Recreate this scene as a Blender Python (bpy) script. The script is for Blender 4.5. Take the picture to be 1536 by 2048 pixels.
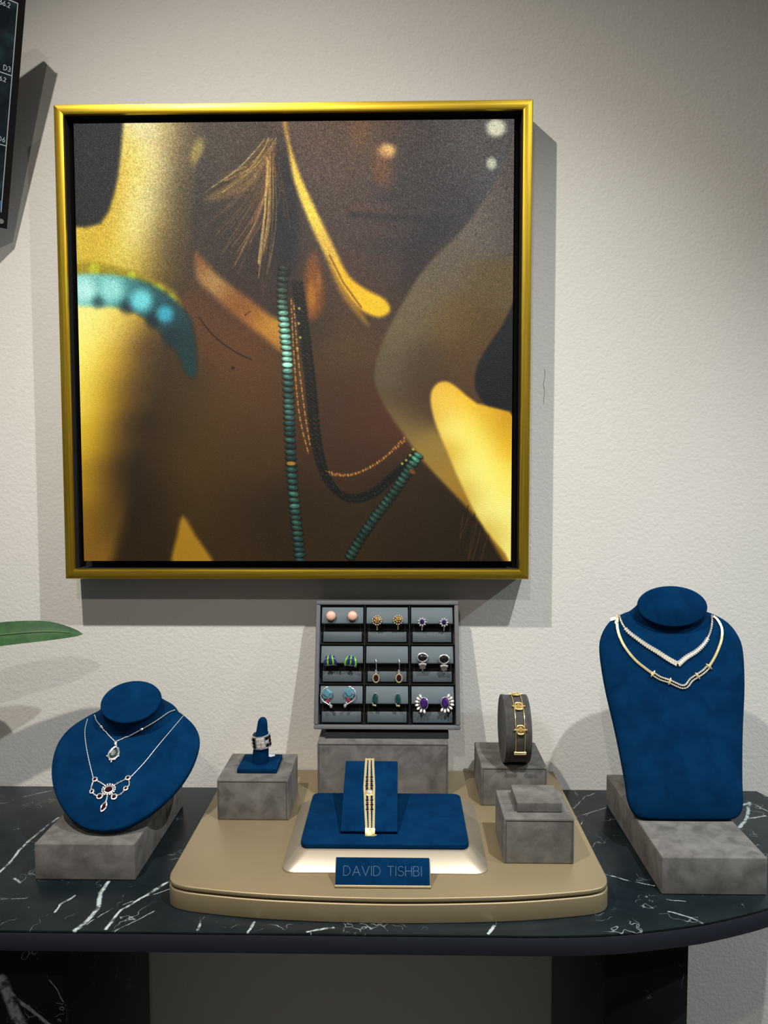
import bpy, bmesh, math, random
import numpy as np
from mathutils import Vector, Matrix
from mathutils.bvhtree import BVHTree

for o in list(bpy.data.objects):
    bpy.data.objects.remove(o, do_unlink=True)
S = bpy.context.scene
COL = S.collection
R_ = math.radians
T = 0.80                                   # height of the table top above the floor

# ------------------------------------------------------------------ camera
YAW, PITCH, ROLL = 0.02, -0.0576, -0.0017
CAM = Vector((0.0, -1.0876, 0.4621 + T))
FPX = 1538.0
_F = Vector((-math.sin(YAW)*math.cos(PITCH), math.cos(YAW)*math.cos(PITCH), math.sin(PITCH)))
_R = Vector((math.cos(YAW), math.sin(YAW), 0)); _U = _R.cross(_F)
CR = _R*math.cos(ROLL) + _U*math.sin(ROLL)
CU = -_R*math.sin(ROLL) + _U*math.cos(ROLL)
cd = bpy.data.cameras.new('camera'); co = bpy.data.objects.new('camera', cd); COL.objects.link(co)
cd.sensor_fit = 'HORIZONTAL'; cd.sensor_width = 36.0; cd.lens = 36.0*FPX/1536.0
cd.clip_start = 0.02
m = Matrix.Identity(4)
for i, c in enumerate((CR, CU, -_F)):
    for j in range(3): m[j][i] = c[j]
m.translation = CAM
co.matrix_world = m
S.camera = co

# ------------------------------------------------------------------ light
w = bpy.data.worlds.new('room_ambient'); S.world = w; w.use_nodes = True
bg = w.node_tree.nodes['Background']; bg.inputs[0].default_value = (1.0, 0.95, 0.88, 1); bg.inputs[1].default_value = 0.093

def spot(name, loc, aim, power, col, size, blend, rad):
    l = bpy.data.lights.new(name, 'SPOT'); o = bpy.data.objects.new(name, l); COL.objects.link(o)
    l.energy = power; l.color = col; l.spot_size = R_(size); l.spot_blend = blend; l.shadow_soft_size = rad
    o.location = (loc[0], loc[1], loc[2]+T)
    d = Vector(aim) - Vector(loc)
    o.rotation_euler = d.to_track_quat('-Z', 'Y').to_euler()
spot('ceiling_spotlight', (-.498, -.84, 1.539), (.02, -.38, -.05), 79, (1.0, .945, .865), 110, 1.0, .012)
spot('ceiling_spotlight', (.497, -.83, 1.50), (-.28, -.36, -.32), 78, (.95, .985, 1.0), 86, 1.0, .012)
spot('ceiling_spotlight', (1.75, -.8, 1.5), (.80, -.1, -.25), 115, (.84, .95, 1.0), 62, 1.0, .02)
spot('ceiling_spotlight', (-.25, -1.95, 1.75), (-.28, 0, .10), 34, (1.0, .94, .86), 54, 1.0, .02)

vs = S.view_settings
vs.view_transform = 'Standard'; vs.look = 'None'; vs.gamma = 1.0; vs.exposure = 0.0
vs.use_curve_mapping = False

# ------------------------------------------------------------------ pixel -> place helpers (photo frame 1536 x 2048)
def ray(x, y): return (_F + CR*((x-768)/FPX) + CU*((1024-y)/FPX))
def onz(x, y, z):
    d = ray(x, y); return CAM + d*((z+T-CAM.z)/d.z)
def ony(x, y, yy):
    d = ray(x, y); return CAM + d*((yy-CAM.y)/d.y)

class Fr:
    """a local frame: origin, right, up, normal"""
    def __init__(s, o, x=(1, 0, 0), y=(0, 1, 0), z=None):
        s.o = Vector(o); s.x = Vector(x).normalized(); s.y = Vector(y).normalized()
        s.z = Vector(z).normalized() if z is not None else s.x.cross(s.y).normalized()
    def p(s, a, b, c=0.0): return s.o + s.x*a + s.y*b + s.z*c
    def hit(s, px, py, off=0.0):
        d = ray(px, py); t = ((s.o + s.z*off) - CAM).dot(s.z)/d.dot(s.z)
        q = CAM + d*t - s.o
        return (q.dot(s.x), q.dot(s.y))
    def at(s, a, b, c=0.0, rot=0.0):
        x = s.x*math.cos(rot) + s.y*math.sin(rot); y = -s.x*math.sin(rot) + s.y*math.cos(rot)
        return Fr(s.p(a, b, c), x, y, s.z)
WORLD = Fr((0, 0, T))                      # table-top coordinates

# ------------------------------------------------------------------ mesh builder
class MB:
    def __init__(s, fr=WORLD): s.v = []; s.f = []; s.fr = fr; s.mi = []
    def add(s, vs_, fs, fr=None, mi=0):
        b = len(s.v); fr = fr or s.fr
        s.v += [fr.p(*q) for q in vs_]; s.f += [[b+i for i in f] for f in fs]; s.mi += [mi]*len(fs)
        return s
    def box(s, x0, x1, y0, y1, z0, z1, fr=None, mi=0):
        vs_ = [(x, y, z) for z in (z0, z1) for y in (y0, y1) for x in (x0, x1)]
        return s.add(vs_, [(0, 2, 3, 1), (4, 5, 7, 6), (0, 1, 5, 4), (2, 6, 7, 3), (0, 4, 6, 2), (1, 3, 7, 5)], fr, mi)
    def extr(s, poly, z0, z1, fr=None, mi=0):
        n = len(poly); vs_ = [(x, y, z0) for x, y in poly] + [(x, y, z1) for x, y in poly]
        return s.add(vs_, [list(range(n))[::-1], list(range(n, 2*n))] + [(i, (i+1) % n, n+(i+1) % n, n+i) for i in range(n)], fr, mi)
    def loft(s, rings, fr=None, cap0=True, cap1=True, mi=0):
        n = len(rings[0]); vs_ = [q for r in rings for q in r]; fs = []
        for k in range(len(rings)-1):
            for i in range(n):
                j = (i+1) % n; fs.append((k*n+i, k*n+j, (k+1)*n+j, (k+1)*n+i))
        if cap0: fs.append(list(range(n))[::-1])
        if cap1: fs.append([(len(rings)-1)*n+i for i in range(n)])
        return s.add(vs_, fs, fr, mi)
    def lathe(s, prof, seg=20, fr=None, sx=1.0, sy=1.0, mi=0):
        rings = [[(r*sx*math.cos(2*math.pi*i/seg), r*sy*math.sin(2*math.pi*i/seg), h) for i in range(seg)] for r, h in prof]
        return s.loft(rings, fr, mi=mi)
    def ell(s, c, rad, seg=12, rows=7, fr=None, mi=0):
        prof = []
        fr = fr or s.fr
        f2 = Fr(fr.p(*c), fr.x, fr.y, fr.z)
        for k in range(1, rows):
            a = math.pi*k/rows; prof.append((math.sin(a), -math.cos(a)*rad[2]))
        rings = [[(r*rad[0]*math.cos(2*math.pi*i/seg), r*rad[1]*math.sin(2*math.pi*i/seg), h) for i in range(seg)] for r, h in prof]
        return s.loft(rings, f2, mi=mi)
    def tube(s, pts, r, seg=6, closed=False, mi=0):
        """pts: world vectors"""
        pts = [Vector(q) for q in pts]; n = len(pts); rings = []; up = Vector((0.13, 0.31, 0.94)).normalized()
        for i in range(n):
            a = pts[(i-1) % n] if (closed or i > 0) else pts[0]
            b = pts[(i+1) % n] if (closed or i < n-1) else pts[-1]
            t = (b-a).normalized(); x = t.cross(up)
            if x.length < .05: x = t.cross(Vector((1, 0, 0)))
            x.normalize(); y = t.cross(x); rr = r[i] if isinstance(r, (list, tuple)) else r
            rings.append([pts[i] + x*(rr*math.cos(2*math.pi*k/seg)) + y*(rr*math.sin(2*math.pi*k/seg)) for k in range(seg)])
        b0 = len(s.v); s.v += [q for rr in rings for q in rr]
        m_ = n if closed else n-1
        for k in range(m_):
            for i in range(seg):
                j = (i+1) % seg; k2 = (k+1) % n
                s.f.append((b0+k*seg+i, b0+k*seg+j, b0+k2*seg+j, b0+k2*seg+i)); s.mi.append(mi)
        if not closed:
            s.f.append([b0+i for i in range(seg)][::-1]); s.f.append([b0+(n-1)*seg+i for i in range(seg)]); s.mi += [mi, mi]
        return s
    def gem(s, c, rx, ry, h, seg=8, fr=None, mi=0):
        """faceted stone: girdle, crown and table, lying in the frame plane"""
        fr = fr or s.fr; f2 = Fr(fr.p(*c), fr.x, fr.y, fr.z)
        return s.loft([[(rx*q*math.cos(2*math.pi*(i+o)/seg), ry*q*math.sin(2*math.pi*(i+o)/seg), z) for i in range(seg)]
                       for q, z, o in ((.45, -h*.8, 0), (1, 0, 0), (.97, h*.25, .5), (.55, h, .5))], f2, mi=mi)
    def build(s, name, mat, parent=None, bevel=0, seg=2, angle=35, flat=False, recalc=True):
        me = bpy.data.meshes.new(name)
        off = parent.location.copy() if parent is not None else Vector((0, 0, 0))
        if parent is not None and parent.parent is not None: off = off + parent.parent.location
        me.from_pydata([tuple(v-off) for v in s.v], [], s.f)
        mats = mat if isinstance(mat, (list, tuple)) else [mat]
        for q in mats: me.materials.append(q)
        if len(mats) > 1: me.polygons.foreach_set('material_index', s.mi)
        bm = bmesh.new(); bm.from_mesh(me)
        if recalc: bmesh.ops.recalc_face_normals(bm, faces=bm.faces)
        if bevel:
            ed = [e for e in bm.edges if len(e.link_faces) == 2 and e.calc_face_angle(0) > R_(40)]
            bmesh.ops.bevel(bm, geom=ed, offset=bevel, segments=seg, affect='EDGES', profile=.5, clamp_overlap=True)
        bm.to_mesh(me); bm.free()
        if not flat:
            me.shade_smooth(); me.set_sharp_from_angle(angle=R_(angle))
        o = bpy.data.objects.new(name, me); COL.objects.link(o)
        if parent is not None: o.parent = parent
        return o

def thing(name, loc, label, cat, group=None):
    o = bpy.data.objects.new(name, None); o.empty_display_size = .02; COL.objects.link(o)
    o.location = loc; o['label'] = label; o['category'] = cat
    if group: o['group'] = group
    return o
def tag(o, label, cat, group=None):
    o['label'] = label; o['category'] = cat
    if group: o['group'] = group
    return o
def center(o):
    """move a top-level mesh's origin to the middle of its base"""
    me = o.data; n = len(me.vertices); a = np.empty(n*3); me.vertices.foreach_get('co', a); a = a.reshape(-1, 3)
    c = np.array([(a[:, 0].min()+a[:, 0].max())/2, (a[:, 1].min()+a[:, 1].max())/2, a[:, 2].min()])
    me.vertices.foreach_set('co', (a-c).ravel()); o.location = c; me.update(); return o
def spline(pts, n, closed=False):
    """Catmull-Rom through points (any dimension)"""
    P = [np.array(p, float) for p in pts]; k = len(P); out = []
    segs = k if closed else k-1
    for t in np.linspace(0, segs, n, endpoint=not closed):
        i = min(int(t), segs-1); u = t-i
        g = (lambda j: P[j % k]) if closed else (lambda j: P[max(0, min(k-1, j))])
        a, b, c, d = g(i-1), g(i), g(i+1), g(i+2)
        out.append(.5*((2*b)+(c-a)*u+(2*a-5*b+4*c-d)*u*u+(3*b-a-3*c+d)*u**3))
    return out

# ------------------------------------------------------------------ materials
def lin(c):
    return tuple((v/255/12.92 if v/255 <= .04045 else ((v/255+.055)/1.055)**2.4) for v in c)
class NT:
    def __init__(s, name):
        s.m = bpy.data.materials.new(name); s.m.use_nodes = True; s.t = s.m.node_tree
        s.b = s.t.nodes['Principled BSDF']
    def n(s, typ, **kw):
        nd = s.t.nodes.new(typ)
        for k, v in kw.items(): setattr(nd, k, v)
        return nd
    def l(s, a, b): s.t.links.new(a, b)
    def set(s, **kw):
        for k, v in kw.items():
            k = k.replace('_', ' ')
            s.b.inputs[k].default_value = (*v, 1) if isinstance(v, tuple) and len(v) == 3 else v
        return s
    def noise(s, scale, detail=3, rough=.5, vec=None, dist=0):
        nd = s.n('ShaderNodeTexNoise'); nd.inputs['Scale'].default_value = scale; nd.inputs['Detail'].default_value = detail
        nd.inputs['Roughness'].default_value = rough; nd.inputs['Distortion'].default_value = dist
        if vec is None:
            if not hasattr(s, 'geo'): s.geo = s.n('ShaderNodeNewGeometry')
            vec = s.geo.outputs['Position']
        s.l(vec, nd.inputs['Vector']); return nd
    def ramp(s, fac, stops):
        r = s.n('ShaderNodeValToRGB'); e = r.color_ramp.elements
        while len(e) < len(stops): e.new(.5)
        for q, (p, c) in zip(e, stops): q.position = p; q.color = (*c, 1) if len(c) == 3 else c
        s.l(fac, r.inputs[0]); return r
    def bump(s, h, strength, dist):
        b = s.n('ShaderNodeBump'); b.inputs['Strength'].default_value = strength; b.inputs['Distance'].default_value = dist
        s.l(h, b.inputs['Height']); s.l(b.outputs[0], s.b.inputs['Normal']); return b
def plain(name, col, rough=.5, metal=0, **kw):
    t = NT(name); t.set(Base_Color=col, Roughness=rough, Metallic=metal, **kw); return t.m

t = NT('wall_paint'); t.set(Roughness=.75, Specular_IOR_Level=.25)
a = t.noise(3.0, 2); r = t.ramp(a.outputs[0], [(.3, (.655, .632, .585)), (.7, (.685, .66, .612))]); t.l(r.outputs[0], t.b.inputs['Base Color'])
b1 = t.noise(210, 2, .45); b2 = t.noise(70, 1, .4)
mx = t.n('ShaderNodeMath', operation='MULTIPLY_ADD'); mx.inputs[1].default_value = .3; t.l(b2.outputs[0], mx.inputs[0]); t.l(b1.outputs[0], mx.inputs[2])
t.bump(mx.outputs[0], .30, .0020); M_WALL = t.m

def suede(name, c0, c1, s1, sheen, scol):
    t = NT(name); t.set(Roughness=.95, Specular_IOR_Level=.03, Sheen_Weight=sheen, Sheen_Roughness=.45)
    t.b.inputs['Sheen Tint'].default_value = (*scol, 1)
    a = t.noise(s1, 4, .55, dist=.35); r = t.ramp(a.outputs[0], [(.34, c0), (.5, tuple((p+q)/2 for p, q in zip(c0, c1))), (.68, c1)])
    t.l(r.outputs[0], t.b.inputs['Base Color'])
    b = t.noise(1800, 2, .6); t.bump(b.outputs[0], .25, .0004); return t.m
M_BLUE = suede('blue_velvet', (.0008, .0185, .060), (.0016, .0275, .084), 42, .015, (.05, .25, .6))
M_GREY = suede('grey_suede', (.094, .088, .081), (.172, .163, .152), 48, .1, (.5, .47, .44))
M_DGREY = suede('charcoal_suede', (.052, .049, .048), (.078, .074, .072), 60, .15, (.4, .4, .4))
M_SEAM = plain('seam_thread', (.062, .057, .052), .9)

t = NT('champagne_paint'); t.set(Base_Color=(.33, .26, .15), Roughness=.42, Metallic=.45)
b = t.noise(900, 2); t.bump(b.outputs[0], .06, .0003); M_CHAMP = t.m
t = NT('champagne_satin'); t.set(Base_Color=(.50, .43, .33), Roughness=.40, Metallic=.7)
b = t.noise(1100, 2); t.bump(b.outputs[0], .12, .0003); M_SATIN = t.m
M_GOLD = plain('yellow_gold', (.88, .66, .26), .28, .8)
M_GOLDP = plain('pale_gold', (.93, .79, .46), .32, .72)
M_SILV = plain('silver', (.86, .85, .83), .24, .82)
M_ROSE = plain('white_gold_chain', (.88, .84, .80), .32, .7)
M_DIAM = plain('diamond', (.86, .84, .82), .08, .55, Coat_Weight=.5)
M_GARN = plain('garnet', (.026, .003, .004), .06, 0, Coat_Weight=.6)
M_SAPP = plain('dark_sapphire', (.006, .006, .02), .06, 0, Coat_Weight=.6)
M_LABR = plain('grey_green_stone', (.035, .055, .05), .12, 0, Coat_Weight=.5)
M_CORAL = plain('pink_coral', (.74, .42, .32), .35)
M_AQUA = plain('aqua_stone', (.20, .46, .60), .06, .6, Coat_Weight=.7)
M_RUBY = plain('pink_ruby', (.28, .015, .05), .07, 0, Coat_Weight=.6)
M_EMER = plain('green_stone', (.004, .045, .042), .07, 0, Coat_Weight=.6)
M_AMET = plain('amethyst', (.05, .012, .14), .05, .2, Coat_Weight=.6)
M_VIOL = plain('violet_stone', (.018, .008, .07), .06, 0, Coat_Weight=.6)
M_ONYX = plain('black_onyx', (.006, .005, .005), .06, 0, Coat_Weight=.4)
M_PEARL = plain('pearl', (.78, .74, .68), .22, 0, Coat_Weight=.4)
M_CITR = plain('champagne_stone', (.42, .26, .09), .08, .2, Coat_Weight=.5)
M_ENB = plain('blue_enamel', (.012, .02, .19), .12, 0, Coat_Weight=.6)
M_ENG = plain('green_enamel', (.16, .42, .035), .15, 0, Coat_Weight=.6)
M_TAG = plain('white_paper', (.82, .83, .86), .7)
M_BLK = plain('black_plastic', (.008, .008, .009), .35)
M_MATTE = plain('matte_black', (.006, .006, .006), .8)
t = NT('black_leatherette_sheen'); t.set(Base_Color=(.072, .098, .112), Roughness=.55, Specular_IOR_Level=.4)  # black pad: its blue-grey reflected sheen is mixed into the base colour
b = t.noise(1500, 2); t.bump(b.outputs[0], .08, .0003); M_LEA = t.m
M_LEAL = plain('black_gloss_leatherette_sheen', (.05, .068, .078), .5, 0, Specular_IOR_Level=.35)  # lower pads: reflected sheen also held in the colour, dimmer
t = NT('tray_rim_fabric'); t.set(Base_Color=(.115, .118, .126), Roughness=.85); b = t.noise(1500, 2); t.bump(b.outputs[0], .2, .0004); M_RIM = t.m

def gold_rail_mat(name, sc):
    t = NT(name); t.set(Base_Color=(.62, .42, .035), Roughness=.34, Metallic=.92)
    g = t.n('ShaderNodeNewGeometry'); mp = t.n('ShaderNodeMapping'); mp.inputs['Scale'].default_value = sc
    t.l(g.outputs['Position'], mp.inputs['Vector'])
    a = t.noise(1.0, 3, .6, vec=mp.outputs[0]); r = t.ramp(a.outputs[0], [(.3, (.44, .28, .02)), (.7, (.72, .50, .045))])
    t.l(r.outputs[0], t.b.inputs['Base Color']); t.bump(a.outputs[0], .15, .0006); return t.m
M_RAILH = gold_rail_mat('brushed_gold_level', (6, 420, 420)); M_RAILV = gold_rail_mat('brushed_gold_upright', (420, 420, 6))

# black marble with white veins: each vein is a line laid in table coordinates
def marble(name, segs, base0=(.005, .009, .011), base1=(.012, .018, .021), wav=.004):
    t = NT(name); t.set(Roughness=.30, Specular_IOR_Level=.18)
    g = t.n('ShaderNodeNewGeometry')
    nz = t.noise(38, 4, .6, vec=g.outputs['Position'])
    sub = t.n('ShaderNodeVectorMath', operation='MULTIPLY_ADD'); sub.inputs[1].default_value = (wav*2,)*3
    s0 = t.n('ShaderNodeVectorMath', operation='SUBTRACT'); s0.inputs[1].default_value = (.5, .5, .5)
    t.l(nz.outputs['Color'], s0.inputs[0]); t.l(s0.outputs[0], sub.inputs[0]); t.l(g.outputs['Position'], sub.inputs[2])
    P = sub.outputs[0]; acc = None
    brk = t.noise(95, 3, .6, vec=g.outputs['Position'])
    for A, B, wd, st in segs:
        A = Vector(A); B = Vector(B); d = B-A
        pa = t.n('ShaderNodeVectorMath', operation='SUBTRACT'); t.l(P, pa.inputs[0]); pa.inputs[1].default_value = A
        dt = t.n('ShaderNodeVectorMath', operation='DOT_PRODUCT'); t.l(pa.outputs[0], dt.inputs[0]); dt.inputs[1].default_value = d/d.length_squared
        cl = t.n('ShaderNodeClamp'); t.l(dt.outputs['Value'], cl.inputs[0])
        sc = t.n('ShaderNodeVectorMath', operation='SCALE'); sc.inputs[0].default_value = d; t.l(cl.outputs[0], sc.inputs['Scale'])
        ds = t.n('ShaderNodeVectorMath', operation='DISTANCE'); t.l(pa.outputs[0], ds.inputs[0]); t.l(sc.outputs[0], ds.inputs[1])
        mr = t.n('ShaderNodeMapRange', interpolation_type='SMOOTHSTEP'); t.l(ds.outputs['Value'], mr.inputs[0])
        mr.inputs[1].default_value = wd*.35; mr.inputs[2].default_value = wd; mr.inputs[3].default_value = st; mr.inputs[4].default_value = 0
        if acc is None: acc = mr.outputs[0]
        else:
            mx = t.n('ShaderNodeMath', operation='MAXIMUM'); t.l(acc, mx.inputs[0]); t.l(mr.outputs[0], mx.inputs[1]); acc = mx.outputs[0]
    br = t.n('ShaderNodeMapRange'); t.l(brk.outputs[0], br.inputs[0]); br.inputs[1].default_value = .36; br.inputs[2].default_value = .52; br.inputs[3].default_value = .12; br.inputs[4].default_value = 1
    mu = t.n('ShaderNodeMath', operation='MULTIPLY'); t.l(acc, mu.inputs[0]); t.l(br.outputs[0], mu.inputs[1])
    # fine hairline veins
    vo = t.n('ShaderNodeTexVoronoi', feature='DISTANCE_TO_EDGE'); vo.inputs['Scale'].default_value = 15
    n2 = t.noise(9, 4, .65, vec=g.outputs['Position']); v2 = t.n('ShaderNodeVectorMath', operation='MULTIPLY_ADD'); v2.inputs[1].default_value = (.22,)*3
    t.l(n2.outputs['Color'], v2.inputs[0]); t.l(g.outputs['Position'], v2.inputs[2]); t.l(v2.outputs[0], vo.inputs['Vector'])
    hv = t.n('ShaderNodeMapRange'); t.l(vo.outputs['Distance'], hv.inputs[0]); hv.inputs[1].default_value = .0; hv.inputs[2].default_value = .014; hv.inputs[3].default_value = .55; hv.inputs[4].default_value = 0
    n3 = t.noise(22, 3, .6, vec=g.outputs['Position']); k3 = t.n('ShaderNodeMapRange'); t.l(n3.outputs[0], k3.inputs[0]); k3.inputs[1].default_value = .54; k3.inputs[2].default_value = .66; k3.inputs[3].default_value = 0; k3.inputs[4].default_value = 1
    m2 = t.n('ShaderNodeMath', operation='MULTIPLY'); t.l(hv.outputs[0], m2.inputs[0]); t.l(k3.outputs[0], m2.inputs[1])
    tot = t.n('ShaderNodeMath', operation='MAXIMUM'); t.l(mu.outputs[0], tot.inputs[0]); t.l(m2.outputs[0], tot.inputs[1])
    cl = t.noise(14, 4, .6, vec=g.outputs['Position']); rb = t.ramp(cl.outputs[0], [(.35, base0), (.7, base1)])
    mix = t.n('ShaderNodeMix', data_type='RGBA'); t.l(tot.outputs[0], mix.inputs['Factor']); t.l(rb.outputs[0], mix.inputs['A']); mix.inputs['B'].default_value = (.50, .58, .58, 1)
    t.l(mix.outputs['Result'], t.b.inputs['Base Color']); return t.m
veins = [([(0, 1744), (60, 1679), (117, 1635)], 5, .8), ([(153, 1859), (178, 1840), (194, 1816), (202, 1784), (218, 1764)], 7, .9),
         ([(210, 1859), (242, 1820), (282, 1796), (343, 1760)], 5, .9), ([(161, 1857), (226, 1816), (343, 1776)], 2, .7),
         ([(109, 1824), (121, 1808), (149, 1792)], 4, .8), ([(46, 1594), (109, 1580)], 2, .7), ([(494, 1865), (508, 1844)], 4, .9),
         ([(395, 1861), (403, 1836)], 4, .7), ([(614, 1864), (667, 1856)], 3.5, .8), ([(977, 1868), (990, 1851)], 4, .9),
         ([(1210, 1748), (1260, 1761), (1310, 1771)], 2.5, .8), ([(1147, 1620), (1169, 1593), (1193, 1586)], 2.2, .7),
         ([(1148, 1636), (1169, 1629), (1214, 1615)], 2.4, .8), ([(1162, 1648), (1175, 1629)], 2, .7),
         ([(1484, 1611), (1499, 1605), (1496, 1635), (1478, 1655)], 6, .9), ([(1496, 1638), (1531, 1632)], 4, .8), ([(1518, 1613), (1536, 1622)], 3.5, .8),
         ([(1331, 1798), (1371, 1803)], 2, .7), ([(1336, 1823), (1381, 1836), (1432, 1858)], 3, .6), ([(230, 1862), (310, 1822)], 2.5, .5),
         ([(80, 1690), (72, 1700)], 4, .6), ([(30, 1756), (38, 1766)], 5, .6), ([(0, 1800), (60, 1795)], 2, .3)]
segs = []
for pts, wpx, st in veins:
    q = [onz(x, y, 0) for x, y in pts]
    for a, b in zip(q, q[1:]): segs.append((a, b, wpx*.00046, st*.9))
M_MARB = marble('black_marble', segs)
lv = []
for a, b, wd in (((3, 1960), (52, 2075), .0085), ((75, 1918), (140, 2025), .0009), ((20, 1985), (110, 2060), .003)):
    lv.append((ony(*a, -.29), ony(*b, -.29), wd, .55))
M_MARBL = marble('black_marble_leg', lv, (.006, .008, .010), (.012, .014, .016))
M_EDGE = plain('dark_painted_edge', (.017, .020, .028), .38, 0, Specular_IOR_Level=.3)

# ------------------------------------------------------------------ the setting
def struct(o): o['kind'] = 'structure'; return o
wall = MB().box(-2.4, 2.4, 0, .12, -T, 2.1).build('wall_back', M_WALL); struct(wall)
fl = NT('grey_floor'); fl.set(Roughness=.5); a = fl.noise(6, 4); r = fl.ramp(a.outputs[0], [(.3, (.10, .095, .09)), (.7, (.15, .14, .13))]); fl.l(r.outputs[0], fl.b.inputs['Base Color'])
struct(MB().box(-2.4, 2.4, -3.2, .12, -T-.06, -T).build('floor', fl.m))
crk = [ony(x, y, -.0003) for x, y in ((1089, 738), (1090, 752), (1087, 768), (1089, 782), (1087, 808))]
c = MB().tube([Vector(q) for q in crk], .00028, 4).build('hairline_mark', plain('grey_scuff', (.2, .19, .18), .9), wall)

# ------------------------------------------------------------------ console table
def arc(cx, cy, r, a0, a1, n): return [(cx+r*math.cos(R_(a0+(a1-a0)*i/n)), cy+r*math.sin(R_(a0+(a1-a0)*i/n))) for i in range(n+1)]
right = [(.13, -.35), (.18, -.3483), (.224, -.344), (.277, -.334), (.321, -.3225), (.386, -.298), (.44, -.268), (.487, -.225), (.518, -.165), (.530, -.10), (.526, -.05), (.510, -.003)]
right = [tuple(q) for q in spline(right, 40)]
left = [(-.27-x, y) for x, y in right][::-1]
outline = [q for q in left] + [q for q in right]
tab = thing('console_table', (-.13, -.175, 0), 'black veined marble console table with rounded ends against the pale wall', 'table')
MB().extr(outline, -.0025, 0).build('marble_top', M_MARB, tab, bevel=.0008, seg=2)
MB().extr(outline, -.022, -.0025).build('edge_band', M_EDGE, tab, bevel=.0015, seg=2)
for x0, x1 in ((.2195, .308), (-.452, -.3655)):
    MB().box(x0, x1, -.29, -.012, -T, -.022).build('leg', M_MARBL, tab, bevel=.001)

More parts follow.
